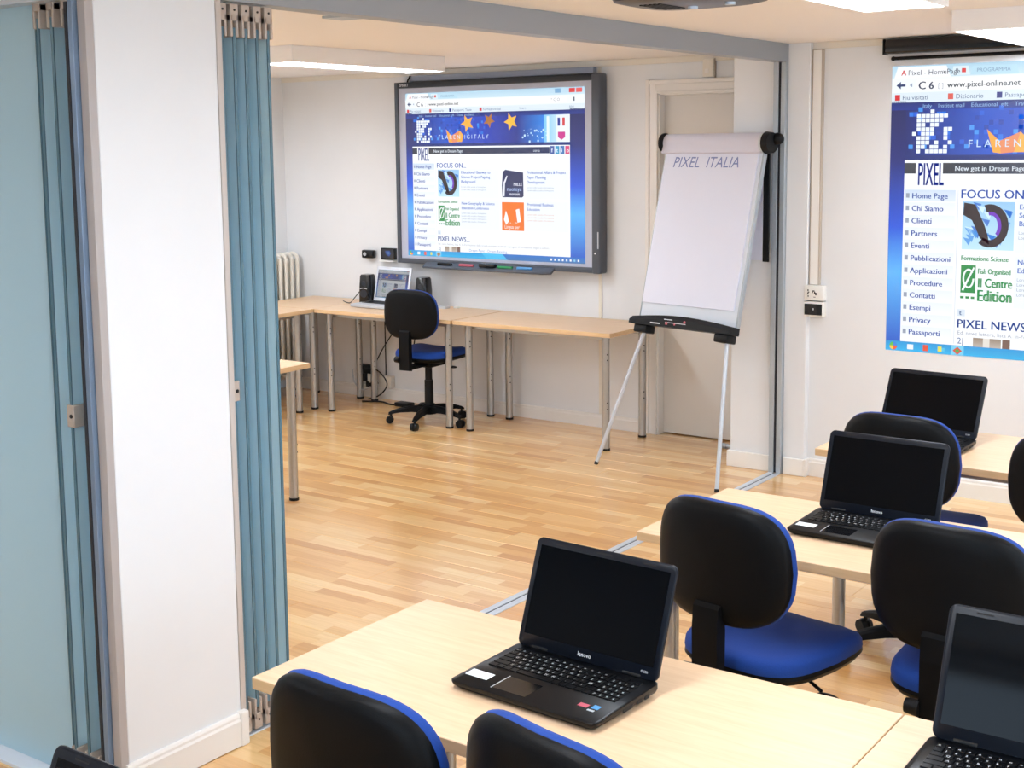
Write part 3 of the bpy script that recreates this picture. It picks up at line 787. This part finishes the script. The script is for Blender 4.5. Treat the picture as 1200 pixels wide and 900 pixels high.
# pen tray
tr = MB()
poly = [(-0.015, 1.045), (-0.10, 1.020), (-0.112, 1.026), (-0.112, 1.034), (-0.10, 1.040), (-0.015, 1.062)]
tr.loft([[(x, y*s_ if i else y*s_, z) for y, z in poly] for i, (x, s_) in enumerate(((-0.59, 0.5), (-0.55, 1.0), (0.44, 1.0), (0.50, 0.5)))])
tro = tr.build('pen_tray', MT['wbframe'], wb)
for k, (c, xx) in enumerate(((MT['black'], -0.38), (MT['red'], -0.19), (MT['green'], 0.14), (MT['skyb'], 0.30))):
    pen = MB().cyl((xx-0.06, -0.072, 1.053), (xx+0.06, -0.072, 1.053), 0.010, seg=12).build('marker_pen', c, None)
    pen.location = (-2.29, YB1-0.088, 0)
    tag(pen, ['black pen at the left end of the board tray', 'red pen second from the left on the board tray', 'green pen right of the eraser on the board tray', 'blue pen at the right end of the board tray'][k], 'pen', 'pens on the board tray')
er = MB().box(-0.07, 0.06, -0.098, -0.052, 1.046, 1.074, bevel=0.009, seg=3).build('board_eraser', MT['blackg'], None); er.location = (-2.29, YB1-0.088, 0)
tag(er, 'black eraser in the middle of the board tray', 'eraser')
# mounting rail above the board
rl = MB().box(-3.05, -1.51, YB1-0.055, YB1-0.0125, 2.331, 2.372, bevel=0.002).build('mounting_rail', plain('rail_grey', (150, 158, 176), 0.4), None, smooth=False)
tag(rl, 'long grey metal rail above the interactive whiteboard', 'rail')
cb = MB().tube([(-3.04, 0.455, 2.326), (-3.045, 0.47, 2.345), (-3.03, 0.478, 2.372)], 0.006).build('board_cable', MT['black'], None)
tag(cb, 'short black cable at the top left corner of the board', 'cable')

# ------------------------------------------------------------------ projector screen case, conduits, sockets
ps = thing('projection_screen', (0.585, YB2-0.066, 0), label='rolled-up projection screen in a long black case below the ceiling', cat='projection screen')
cs = MB().box(0, 2.3, -0.02, 0.055, 2.325, 2.40, bevel=0.012, seg=3).build('screen_case', MT['blackg'], ps)
MB().box(-0.006, 0.0, -0.022, 0.057, 2.322, 2.402, bevel=0.002).build('end_cap', MT['black'], cs)
MB().cyl((0.04, 0.03, 2.302), (2.25, 0.03, 2.302), 0.009, seg=12).sphere((0.035, 0.03, 2.302), 0.012).build('bottom_bar', MT['black'], ps)
MB().box(-0.02, 0.0, 0.01, 0.066, 2.385, 2.395).build('hanging_bracket', MT['silver'], ps, smooth=False)

cd = thing('cable_duct', (0.19, YB2, 0), label='white vertical cable duct running from the ceiling to the wall socket', cat='cable duct')
MB().box(-0.022, 0.040, -0.028, 0, 1.087, 2.372, bevel=0.002).build('duct_body', plain('putty_duct', (190, 176, 160), 0.5), cd, smooth=False)
MB().box(-0.014, 0.032, -0.031, -0.028, 1.09, 2.368, bevel=0.001, seg=1).build('duct_cover', MT['trim'], cd, smooth=False)
for nm, za, zb, face, lb in (('wall_socket', 1.003, 1.086, 'sw', 'white wall box with a switch and socket below the cable duct'), ('wall_jack', 0.912, 0.996, 'bk', 'white wall box with black front plate, under the socket box')):
    t = thing(nm, (0.208, YB2, 0), label=lb, cat='wall socket')
    MB().box(-0.055, 0.055, -0.052, 0, za, zb, bevel=0.003).build('box', MT['sock'], t)
    if face == 'bk':
        MB().box(-0.051, 0.051, -0.055, -0.0525, za+0.010, zb-0.012, bevel=0.001, seg=1).build('front_plate', MT['blackg'], t, smooth=False)
        MB().box(-0.004, 0.004, -0.0565, -0.055, za+0.038, za+0.048).build('jack', MT['silver'], t, smooth=False)
    else:
        mb = MB()
        for (a, b, c, d) in ((-0.035, -0.029, 0.052, 0.060), (-0.035, -0.029, 0.036, 0.044), (-0.032, -0.024, 0.044, 0.048), (-0.033, -0.028, 0.020, 0.028), (-0.006, 0.006, 0.050, 0.056), (-0.008, -0.003, 0.042, 0.05), (0.004, 0.010, 0.036, 0.05), (0.010, 0.018, 0.030, 0.044), (0.0, 0.012, 0.018, 0.021)):
            mb.box(a, b, -0.0535, -0.052, za+c, za+d)
        mb.build('socket_holes', MT['hole'], t, smooth=False, kind='stuff')
t = thing('door_sensor', (-0.70, YB1, 0), label='small white box with a grille on the wall above the door', cat='wall box')
MB().box(-0.038, 0.034, -0.035, 0, 2.275, 2.385, bevel=0.004).build('box', MT['cream'], t)
MB().box(0.0345, 0.0385, -0.02, 0, 2.272, 2.388).build('shade_strip', MT['clamp'], t, smooth=False)  # solid dark strip painted in as the shade at the box's right side
MB().box(-0.022, 0.006, -0.037, -0.035, 2.30, 2.325).build('grille', MT['trim'], t, smooth=False)

t = thing('floor_level_outlet', (-3.33, YB1-0.018, 0), label='white outlet box low on the far wall beneath the laptop desk', cat='wall socket')
MB().box(-0.075, 0.045, -0.03, 0.0175, 0.092, 0.18, bevel=0.004).build('box', MT['cream'], t)
MB().cyl((-0.035, 0.008, 0.18), (-0.035, 0.008, 0.74), 0.004, seg=8).build('lead', MT['hole'], t)

# ------------------------------------------------------------------ ceiling lights
def make_light(L=1.30, W=0.30, H=0.088):
    root = thing('ceiling_light')
    mb = MB()
    mb.box(0, 0.010, 0, L, -H, 0, bevel=0.001, seg=1).box(W-0.010, W, 0, L, -H, 0, bevel=0.001, seg=1)
    mb.box(0.010, W-0.010, 0, 0.010, -H, 0).box(0.010, W-0.010, L-0.010, L, -H, 0).box(0.01, W-0.01, 0.01, L-0.01, -0.008, 0)
    mb.build('housing', MT['ceiling'], root, smooth=False)
    MB().box(0.0105, W-0.0105, 0.0105, L-0.0105, -H+0.006, -H+0.012).build('diffuser', MT['lamp'], root, smooth=False)
    mb = MB()
    for k in range(1, 13): mb.box(0.0105, W-0.0105, k*L/13-0.0015, k*L/13+0.0015, -H+0.0005, -H+0.006)
    for k in range(1, 3): mb.box(k*W/3-0.0015, k*W/3+0.0015, 0.0105, L-0.0105, -H+0.0005, -H+0.006)
    mb.build('louvre_grid', MT['alulight'], root, smooth=False, kind='stuff')
    return root
LT = make_light()
lights = [((1.315, -1.245), 'ceiling light with louvre above the projected page, cut by the right picture edge'),
          ((1.335, -3.61), 'ceiling light with white louvre cut by the top picture edge'),
          ((-2.25, -1.80), 'long ceiling light in the far room, upper left of the board'),
          ((-2.25, -3.95), 'ceiling light of the far room hidden behind the pillar'),
          ((-3.85, -1.95), 'unseen ceiling light added to brighten the far room, above the radiator side'),  # added out of view to lift the far room's brightness
          ((-3.85, -4.1), 'unseen ceiling light added to brighten the far room, nearest the glass partition'),  # second added fill fixture for the far room, out of view
          ((-1.7, -7.0), 'unseen ceiling light added in the corridor to brighten the frosted glass'),  # added out of view so the front of the frosted panels is lit
          ((1.335, -5.9), 'ceiling light over the nearest desks, above the picture'),
          ((3.3, -2.6), 'ceiling light over the right side of the near room'),
          ((3.3, -5.0), 'ceiling light over the right side behind the camera')
          ]
for i, ((x, y), lb) in enumerate(lights):
    o = LT if i == 0 else copy_tree(LT)
    o.location = (x, y, CE-0.0005)
    tag(o, lb, 'ceiling light', 'fluorescent ceiling lights')
br = MB().box(-0.60, -0.44, -2.93, -2.87, CE-0.018, CE-0.001).box(-0.64, -0.44, -2.96, -2.84, CE-0.030, CE-0.018, bevel=0.003).build('ceiling_bracket', MT['alu'], None, smooth=False)
tag(br, 'small grey metal bracket on the far room ceiling behind the beam', 'bracket')

# projector
pj = thing('projector', (1.62, -4.14, 0), R(0), label='dark ceiling projector cut by the top picture edge', cat='projector')
def pring(k, z): return [(x, y, z) for x, y in superring(0.17*k, 0.145*k, 4.0, 36)]
MB().loft([pring(0.78, 2.188), pring(0.93, 2.194), pring(1.0, 2.215), pring(1.0, 2.27), pring(0.95, 2.285), pring(0.8, 2.29)]).build('casing', MT['projgrey'], pj)
MB().cyl((0.08, 0.13, 2.238), (0.08, 0.155, 2.238), 0.032, seg=24).build('lens', MT['lens'], pj)
MB().cyl((0, 0, 2.289), (0, 0, CE-0.001), 0.02).cyl((0, 0, CE-0.012), (0, 0, CE-0.001), 0.06).build('ceiling_mount', MT['alu'], pj)
mb = MB()
for k in range(5): mb.box(-0.10+k*0.012, -0.094+k*0.012, -0.06, 0.06, 2.186, 2.190)
mb.build('vent_slats', MT['black'], pj, smooth=False, kind='stuff')
for fx, fy in ((-0.02, 0.05), (0.09, 0.02)): MB().cyl((fx, fy, 2.182), (fx, fy, 2.19), 0.012).build('adjuster_foot', MT['alulight'], pj)

# ------------------------------------------------------------------ laptops
ROWS = ["`1234567890-=<", "QWERTYUIOP[]#", "ASDFGHJKL;'@", "ZXCVBNM,./^"]
def make_laptop(w_=0.372, d_=0.235, lid_h=0.242, tilt=20, numpad=True, badge='lenovo', sticker=True, stickers2=True):
    root = thing('laptop')
    # base: wedge with rounded corners
    def rr_(x0, x1, y0, y1, r, z, n=5):
        out = []
        for cx, cy, a0 in ((x1-r, y0+r, -PI/2), (x1-r, y1-r, 0), (x0+r, y1-r, PI/2), (x0+r, y0+r, PI)):
            for k in range(n+1):
                a = a0+k*PI/2/n; out.append((cx+r*math.cos(a), cy+r*math.sin(a), z))
        return out
    hw = w_/2
    def zt(y): return 0.021+0.007*(y/d_)
    rings = [rr_(-hw+0.012, hw-0.012, 0.012, d_-0.004, 0.012, 0.002), rr_(-hw+0.002, hw-0.002, 0.003, d_, 0.014, 0.010), rr_(-hw, hw, 0, d_+0.004, 0.015, 0.016),
             [(x, y, zt(y)-0.002) for x, y, z in rr_(-hw, hw, 0, d_+0.004, 0.015, 0)], [(x, y, zt(y)) for x, y, z in rr_(-hw+0.003, hw-0.003, 0.003, d_+0.002, 0.013, 0)]]
    MB().loft(rings).build('base', MT['deck'], root)
    def dk(u, v, z=0.0004): return Vector((u, v, zt(v)+z))
    # keyboard tray, keys
    kw = hw-0.022
    y0k, y1k = d_*0.44, d_*0.90
    mb = MB(); pitch = (y1k-y0k)/6; tx = MB()
    letters_v, letters_f = [], []
    span = 2*kw*(0.80 if numpad else 1.0)
    for r_ in range(6):
        yk = y0k+pitch*r_
        cells = []
        if r_ == 0:
            x = -kw
            for wk in (1.2, 1, 1, 1, 5, 1, 1, 1.2, 1, 1, 1): cells.append((x, wk, None)); x += wk*span/14.5
        else:
            rowt = {4: ROWS[0], 3: ROWS[1], 2: ROWS[2], 1: ROWS[3], 5: None}[r_]
            lead = {4: 0, 3: 1.4, 2: 1.7, 1: 2.2, 5: 0}[r_]; x = -kw; u_ = span/14.5
            if lead: cells.append((x, lead, None)); x += lead*u_
            nn = 14 if rowt is None else len(rowt)
            for k in range(nn): cells.append((x, 1, rowt[k] if rowt else 'o')); x += u_
            if -kw+span-x > u_*0.4: cells.append((x, (-kw+span-x)/u_, None))
        if numpad:
            for k in range(4): cells.append((-kw+span+0.003+k*(2*kw-span-0.003)/4, (2*kw-span-0.003)/4/(span/14.5), '789456123'[(k+r_) % 9] if r_ < 5 else None))
        for (x, wk, ch) in cells:
            ww = wk*span/14.5
            a, b = x+0.0009, x+ww-0.0009
            z0 = zt(yk+pitch/2)
            mb.box(a, b, yk+0.0009, yk+pitch-0.0009, z0-0.001, z0+0.0022, bevel=0.0007, seg=1)
            if ch:
                vs, fs = text_polys(ch.upper() if ch != 'o' else 'o', 0.0090)
                i0 = len(letters_v)
                letters_v += [(a+0.003+vx, yk+0.005+vy, z0+0.0024) for vx, vy in vs]
                letters_f += [[i0+q for q in f] for f in fs]
    ky = mb.build('keyboard', MT['key'], root, smooth=False, kind='stuff')
    me = bpy.data.meshes.new('key_legends'); me.from_pydata(letters_v, [], letters_f); me.materials.append(MT['inkb'])
    lo = bpy.data.objects.new('key_legends', me); col.objects.link(lo); lo.parent = ky; lo['kind'] = 'stuff'
    # touchpad
    def pad(x0, x1, y0, y1, h):
        return MB().loft([[(x, y, zt(y)-0.0006) for x, y in ((x0, y0), (x1, y0), (x1, y1), (x0, y1))], [(x, y, zt(y)+h) for x, y in ((x0, y0), (x1, y0), (x1, y1), (x0, y1))]])
    tp = pad(-0.085, 0.0, 0.020, 0.082, 0.0005).build('touchpad', MT['blackg'], root, smooth=False)
    pad(-0.0875, -0.0855, 0.018, 0.084, 0.0009).build('touchpad_edge', MT['silver'], tp, smooth=False)
    if sticker: pad(-hw+0.012, -hw+0.070, 0.040, 0.070, 0.0006).build('white_sticker', MT['inkb'], root, smooth=False, label='white paper label on the palm rest')
    if stickers2:
        pad(hw-0.078, hw-0.056, 0.052, 0.066, 0.0006).build('red_sticker', MT['red'], root, smooth=False)
        pad(hw-0.048, hw-0.032, 0.056, 0.072, 0.0006).build('blue_sticker', MT['skyb'], root, smooth=False)
        pad(hw-0.050, hw-0.034, 0.044, 0.050, 0.0006).build('grey_sticker', MT['silver'], root, smooth=False)
    # side ports
    mb = MB()
    for (a, b) in ((0.10, 0.135), (0.15, 0.17), (0.18, 0.196)): mb.box(hw-0.001, hw+0.0004, a, b, 0.009, 0.017)
    mb.build('side_ports', MT['hole'], root, smooth=False, kind='stuff')
    # lid
    MT_L = Matrix.Translation((0, d_-0.006, 0.028)) @ Matrix.Rotation(-R(tilt), 4, 'X')
    r = 0.016
    def lr(k, y): return [(x, y, z) for x, z, _ in rr_(-hw+0.003+k, hw-0.003-k, k, lid_h-k, r, 0)]
    lid = MB().loft([lr(0.002, 0.0), lr(0.0, 0.002), lr(0.0, 0.007), lr(0.004, 0.011)]).xf(MT_L).build('lid', MT['lid'], root)
    MB().box(-hw+0.017, hw-0.017, -0.0006, 0.001, 0.028, lid_h-0.017).xf(MT_L).build('display', MT['display'], lid, smooth=False)
    mb = MB().box(-0.02, 0.02, -0.0008, 0.0002, lid_h-0.0105, lid_h-0.0065)
    mb.box(-hw+0.055, -hw+0.085, -0.0006, 0.0002, lid_h-0.0115, lid_h-0.0085).box(hw-0.085, hw-0.055, -0.0006, 0.0002, lid_h-0.0115, lid_h-0.0085)
    mb.xf(MT_L).build('webcam_strip', MT['hole'], lid, smooth=False, kind='stuff')
    text_obj('brand_lettering', badge, 0.0135, MT['inkb'], lid, MT_L @ Matrix.Translation((-0.020, -0.0009, 0.011)) @ UPR, sx=0.95)
    text_obj('model_lettering', 'G 550', 0.007, MT['inkb'], lid, MT_L @ Matrix.Translation((hw-0.045, -0.0009, 0.013)) @ UPR)
    for s_ in (-1, 1):
        MB().cyl((s_*0.12-0.022, d_-0.001, 0.029), (s_*0.12+0.022, d_-0.001, 0.029), 0.0065, seg=12).build('hinge', MT['black'], root)
    return root
lp = make_laptop(tilt=20)
lp.location = (1.603, -4.828, 0.74); lp.rotation_euler = (0, 0, R(-3)); tag(lp, 'large open black laptop with white sticker on the nearest desk', 'laptop', 'black laptops on the desks')
lp2 = copy_tree(lp); lp2.location = (1.733, -3.398, 0.74); lp2.rotation_euler = (0, 0, R(-1)); tag(lp2, 'open black laptop with white palm rest sticker on the middle row desk', 'laptop', 'black laptops on the desks')
lp3 = make_laptop(tilt=27, w_=0.385, lid_h=0.248, badge='', sticker=False, numpad=False, stickers2=False)
lp3.location = (1.475, -2.19, 0.74); lp3.rotation_euler = (0, 0, R(-3)); tag(lp3, 'open black laptop on the far desk, before the projection wall', 'laptop', 'black laptops on the desks')
lp4 = make_laptop(tilt=22, w_=0.372, lid_h=0.25, badge='', sticker=False)
lp4.location = (2.525, -4.77, 0.74); lp4.rotation_euler = (0, 0, R(0)); tag(lp4, 'open laptop with bluish reflecting screen at the lower right corner', 'laptop', 'black laptops on the desks')
lp5 = copy_tree(lp4); lp5.location = (1.623, -6.109, 0.74); lp5.rotation_euler = (0, 0, R(0)); tag(lp5, 'laptop lid corner poking up at the bottom left edge', 'laptop', 'black laptops on the desks')

# silver laptop, switched on
sl = thing('silver_laptop', (-3.155, 0.105, 0.74), R(-2), label='small silver laptop with lit screen between black speakers', cat='laptop')
MB().box(-0.17, 0.17, 0, 0.24, 0.003, 0.026, bevel=0.005).build('base', MT['silver'], sl)
MB().box(-0.145, 0.145, 0.09, 0.215, 0.0255, 0.0285, bevel=0.001, seg=1).build('keyboard', MT['black'], sl, smooth=False, kind='stuff')
ML = Matrix.Translation((0, 0.238, 0.026)) @ Matrix.Rotation(-R(12), 4, 'X')
ld = MB().box(-0.168, 0.168, 0.0, 0.012, 0.0, 0.25, bevel=0.004).xf(ML).build('lid', plain('pale_silver_bezel', (220, 224, 232), 0.4), sl)
so2 = bpy.data.objects.new('screen_image', PG.mesh('screen_image', SCR_LAP, 0.30, 0.205, 0.00006)); col.objects.link(so2); so2.parent = ld
so2.matrix_local = ML @ Matrix.Translation((-0.15, -0.0004, 0.228))

# speakers
def make_speaker():
    root = thing('desk_speaker')
    rings = []
    for (k, z) in ((0.90, 0.0), (1.0, 0.01), (0.96, 0.12), (0.86, 0.20), (0.74, 0.212)):
        rings.append([(x, y+0.0, z) for x, y in superring(0.052*k, 0.058*k, 4, 28)])
    MB().loft(rings).build('cabinet', MT['blackg'], root)
    for (z, r_, nm) in ((0.075, 0.030, 'woofer'), (0.150, 0.018, 'tweeter')):
        MB().cyl((0, -0.050, z), (0, -0.0605 if z < 0.1 else -0.056, z), r_, r_*0.92, seg=22).build(nm, MT['seal'], root)
    MB().tube([(-0.03, -0.058, 0.11), (0, -0.063, 0.116), (0.03, -0.058, 0.11)], 0.0018).build('trim_arc', MT['silver'], root)
    return root
s1 = make_speaker(); s1.location = (-3.375, 0.36, 0.74); s1.rotation_euler = (0, 0, R(8)); tag(s1, 'black desktop speaker left of the silver laptop', 'speaker', 'black desktop speakers')
s2 = copy_tree(s1); s2.location = (-2.865, 0.38, 0.74); s2.rotation_euler = (0, 0, R(10)); tag(s2, 'black desktop speaker right of the silver laptop', 'speaker', 'black desktop speakers')
# papers / remote beside the laptop
o = MB().box(-2.80, -2.66, 0.36, 0.42, 0.7402, 0.756, bevel=0.003).build('white_remote', MT['silver'], None); tag(o, 'thin white gadget on the far desk right of the chair back', 'gadget')
o = MB().box(-2.64, -2.60, 0.43, 0.46, 0.7402, 0.752, bevel=0.003).build('white_plug', MT['sock'], None); tag(o, 'tiny white plug piece beside the thin white gadget', 'plug')
# wall devices
t = thing('wall_camera', (-3.49, YB1, 0), label='small black camera-like device on the wall left of the board', cat='camera')
MB().box(-0.055, 0.055, -0.05, -0.008, 1.055, 1.115, bevel=0.008, seg=2).build('body', MT['blackg'], t)
MB().cyl((-0.02, -0.05, 1.085), (-0.02, -0.056, 1.085), 0.014).build('lens', MT['silver'], t)
MB().box(-0.01, 0.01, -0.012, 0, 1.07, 1.10).build('bracket', MT['sock'], t, smooth=False)
t = thing('small_display', (-3.30, YB1, 0), label='little black framed display glowing blue on the wall beside the board', cat='display')
MB().box(-0.07, 0.06, -0.032, 0, 1.052, 1.135, bevel=0.003).build('frame', MT['blackg'], t)
pg2 = Page(10, 7)
pg2.rect(0, 0, 10, 7, (10, 14, 40), 0); pg2.poly([(3, 1.5), (6.8, 1.0), (8, 3.4), (6.4, 5.6), (4.0, 4.2)], (40, 110, 230), 1); pg2.poly([(4.6, 2.2), (6.4, 2.0), (6.8, 3.4), (5.4, 4.0)], (120, 180, 250), 2)
o2 = bpy.data.objects.new('screen_image', pg2.mesh('screen_image', SCR_LAP, 0.11, 0.066, 0.0003)); col.objects.link(o2); o2.parent = t; o2.location = (-0.060, -0.0325, 1.127)
MB().box(-0.075, 0.065, -0.05, 0, 1.035, 1.046, bevel=0.002).build('shelf', MT['sock'], t, smooth=False)

# cables
def spline(pts, n=6):
    pts = [Vector(p) for p in pts]; out = []
    for i in range(len(pts)-1):
        p0 = pts[max(i-1, 0)]; p1 = pts[i]; p2 = pts[i+1]; p3 = pts[min(i+2, len(pts)-1)]
        for k in range(n):
            t_ = k/n
            out.append(0.5*((2*p1)+(-p0+p2)*t_+(2*p0-5*p1+4*p2-p3)*t_*t_+(-p0+3*p1-3*p2+p3)*t_**3))
    out.append(pts[-1]); return out
def cable(name, pts, r, label, mat='black'):
    o = MB().tube(spline(pts), r, 6).build(name, MT[mat], None); return tag(o, label, 'cable', 'cables at the laptop desk')
cable('speaker_cable', [(-3.43, 0.40, 0.86), (-3.47, 0.38, 0.82), (-3.49, 0.33, 0.765), (-3.47, 0.27, 0.746), (-3.54, 0.30, 0.744), (-3.62, 0.36, 0.7435)], 0.0035, 'thin dark cable curling on the desk left of the left speaker')
cable('hanging_cable', [(-3.10, 0.50, 0.70), (-3.22, 0.50, 0.56), (-3.36, 0.49, 0.38), (-3.44, 0.48, 0.22), (-3.40, 0.48, 0.12)], 0.004, 'black cable slanting down under the laptop desk')
cable('looped_cable', [(-3.08, 0.46, 0.70), (-3.14, 0.46, 0.55), (-3.17, 0.46, 0.42), (-3.11, 0.46, 0.36), (-3.04, 0.46, 0.42), (-3.02, 0.46, 0.55), (-3.06, 0.46, 0.70)], 0.005, 'black cable loop hanging under the desk behind the chair')
cable('round_cable', [(-3.47, 0.42, 0.23), (-3.36, 0.43, 0.23), (-3.27, 0.43, 0.14), (-3.34, 0.43, 0.05), (-3.45, 0.42, 0.008)], 0.005, 'curved black cable beside the low outlet box')
cable('floor_cable', [(-3.44, 0.34, 0.006), (-3.30, 0.40, 0.006), (-3.18, 0.36, 0.006), (-3.08, 0.40, 0.006)], 0.006, 'black cable lying on the floor under the laptop desk')
cable('pale_cable', [(-3.62, 0.44, 0.22), (-3.60, 0.44, 0.12), (-3.52, 0.44, 0.07), (-3.44, 0.44, 0.10)], 0.006, 'pale cable bundle below the black power brick', 'silver')
o = MB().box(-3.13, -3.0, 0.34, 0.42, 0.0, 0.03, bevel=0.006).build('power_adapter', MT['black'], None); tag(o, 'black power adapter on the floor below the desk', 'power adapter')
t = thing('power_brick', (-3.52, 0.483, 0), label='black power brick with plugs hanging between two desk legs', cat='power adapter')
MB().box(-0.075, 0.065, -0.02, 0.035, 0.19, 0.255, bevel=0.006).build('brick', MT['black'], t)
MB().cyl((-0.02, 0.0, 0.13), (-0.02, 0.0, 0.19), 0.03, seg=14).cyl((0.02, 0.005, 0.09), (0.02, 0.005, 0.13), 0.022, seg=14).build('plugs', MT['black'], t)
MB().box(0.02, 0.045, -0.01, 0.02, 0.12, 0.189, bevel=0.003).build('pale_plug', MT['sock'], t)

# radiator along the left wall
rd = thing('radiator', (XL+0.12, -0.62, 0), label='cream column radiator behind the corner desk', cat='radiator')
src = None
for k in range(18):
    y = 0.04+k*0.061
    if src is None:
        mb = MB()
        for dx in (-0.05, 0.0, 0.05):
            mb.tube([(dx, 0, 0.15), (dx, 0, 1.02)], 0.0155, 10)
        mb.tube(spline([(-0.05, 0, 1.0), (-0.046, 0, 1.045), (0.0, 0, 1.065), (0.046, 0, 1.045), (0.05, 0, 1.0)], 3), 0.0165, 10)
        mb.tube(spline([(-0.05, 0, 0.17), (-0.046, 0, 0.13), (0.0, 0, 0.11), (0.046, 0, 0.13), (0.05, 0, 0.17)], 3), 0.0165, 10)
        src = mb.build('column', MT['cream'], rd); o = src
    else:
        o = src.copy(); col.objects.link(o); o.parent = rd
    o.location = (0.01, y, 0)
MB().cyl((0.01, 0.02, 0.15), (0.01, 1.10, 0.15), 0.02, seg=12).cyl((0.01, 0.02, 1.0), (0.01, 1.10, 1.0), 0.02, seg=12).cyl((0.01, 0.06, 0), (0.01, 0.06, 0.14), 0.018, seg=10).build('pipes', MT['cream'], rd)

# ------------------------------------------------------------------ flip chart
fc = thing('flip_chart', (-0.965, -0.370, 0), math.atan2(-0.192, 0.880), label='white paper flip chart reading PIXEL ITALIA on a silver easel', cat='flip chart')
TH = R(13.5)
MF = Matrix.Rotation(-TH, 4, 'X')       # local: x along feet line, z' up the board plane, -y towards the viewer
# board with frame
MB().box(0.150, 0.862, 0.004, 0.018, 0.885, 1.955, bevel=0.003).xf(MF).build('board', plain('flipchart_board', (232, 238, 246), 0.35), fc)
MB().box(0.853, 0.866, -0.004, 0.022, 0.88, 1.93, bevel=0.002).xf(MF).build('side_rail', MT['alu'], fc)
MB().box(0.146, 0.152, 0.0, 0.022, 0.88, 1.93, bevel=0.001).xf(MF).build('side_rail', MT['alu'], fc)
MB().box(0.156, 0.826, -0.006, 0.003, 0.985, 1.93, bevel=0.001, seg=1).xf(MF).build('paper_pad', MT['paper'], fc, smooth=False)
# sheets folded over the top
rings = []
for xx in (0.135, 0.845):
    poly = []
    for k in range(14):
        a = PI*1.35*k/13 - 0.35*PI*0.5
        poly.append((0.018-0.046*math.cos(a)*1.0, 1.935+0.052*math.sin(a)))
    poly += [(0.03, 1.88), (-0.012, 1.862), (-0.026, 1.868)]
    rings.append([(xx, y, z) for y, z in poly])
MB().loft(rings).xf(MF).build('folded_sheets', plain('folded_paper', (218, 217, 230), 0.8), fc)
MB().box(0.20, 0.815, 0.484, 0.490, 1.22, 1.87, bevel=0.001, seg=1).build('turned_sheets', MT['paper'], fc, smooth=False)
MB().cyl((0.868, -0.002, 1.925), (0.905, -0.002, 1.925), 0.062, 0.056, seg=24).sphere((0.905, 0.035, 1.955), 0.034, 1.2, 1, 1).xf(MF).build('head_cap', MT['black'], fc)
MB().cyl((0.128, -0.002, 1.93), (0.138, -0.002, 1.93), 0.058, seg=24).xf(MF).build('head_cap', MT['black'], fc)
MB().cyl((0.848, -0.002, 1.925), (0.868, -0.002, 1.925), 0.056, 0.058, seg=24).xf(MF).build('cap_ring', MT['alulight'], fc)
MB().cyl((0.138, -0.002+0.02, 1.925), (0.868, 0.018, 1.925), 0.03, seg=16).xf(MF).build('clamp_bar', MT['alu'], fc)
# handwriting, marker strokes
tx_ = text_obj('handwriting', 'PIXEL  ITALIA', 0.088, MT['ink'], fc, MF @ Matrix.Translation((0.222, -0.0068, 1.785)) @ UPR, shear=0.22, sx=0.92)
# hanging black strap behind
MB().box(0.828, 0.868, 0.472, 0.484, 1.215, 1.86, bevel=0.003).build('pad_bar', MT['black'], fc)
# tray: arched black moulding with two brackets
rings = []
for k in range(13):
    t_ = k/12; xx = 0.135+t_*(0.868-0.135); arch = 0.026*math.sin(PI*t_)
    zb, zt_ = 0.852, 0.895+arch
    rings.append([(xx, -0.07, zb), (xx, 0.02, zb), (xx, 0.02, zt_), (xx, -0.045, zt_), (xx, -0.07, zb+0.022+arch*0.8)])
tray = MB().loft(rings).xf(MF).build('pen_tray', MT['black'], fc)
for xx in (0.165, 0.755):
    MB().box(xx, xx+0.095, -0.055, 0.03, 0.805, 0.853, bevel=0.008).xf(MF).build('leg_bracket', MT['black'], fc)
MB().box(0.30, 0.37, -0.0716, -0.0701, 0.864, 0.870).box(0.40, 0.46, -0.0716, -0.0701, 0.892, 0.896).box(0.41, 0.56, -0.0716, -0.0701, 0.876, 0.879).xf(MF).build('tray_print', MT['inkb'], tray, smooth=False, kind='stuff')
MB().cyl((0.42, -0.0701, 0.872), (0.42, -0.0718, 0.872), 0.009, seg=12).cyl((0.55, -0.0701, 0.889), (0.55, -0.0718, 0.889), 0.008, seg=12).cyl((0.48, -0.0701, 0.871), (0.48, -0.0718, 0.871), 0.006, seg=12).xf(MF).build('red_symbols', MT['red'], tray, kind='stuff')
# legs
def pm(x, z, y=0.0): return MF @ Vector((x, y, z))
for a, b in ((Vector((0.0, 0, 0.012)), pm(0.212, 0.845)), (Vector((0.90, 0, 0.012)), pm(0.808, 0.845))):
    lg = MB().cyl(a, b, 0.0115, seg=14).build('leg', MT['alulight'], fc)
    d = (b-a).normalized()
    MB().cyl(a-d*0.012, a+d*0.006, 0.0125, seg=14).build('rubber_foot', MT['hole'], lg)
rl_ = MB().cyl((0.54, 0.80, 0.03), pm(0.50, 1.80, 0.04), 0.011, seg=12)
inv = Matrix.Rotation(-math.atan2(-0.192, 0.880), 4, 'Z')
def wl(x, y, z): return inv @ (Vector((x, y, z)) - Vector((-0.965, -0.370, 0)))
bpy_ = MB().cyl(wl(-0.335, 0.36, 0.03), pm(0.62, 1.80, 0.06), 0.011, seg=12).build('leg', MT['alulight'], fc)
MB().cyl(wl(-0.52, 0.405, 0.020), wl(-0.33, 0.36, 0.020), 0.013, seg=12).cyl(wl(-0.53, 0.407, 0.018), wl(-0.50, 0.40, 0.018), 0.017, seg=12).build('foot_bar', MT['alu'], bpy_)
rl_.bm.free()
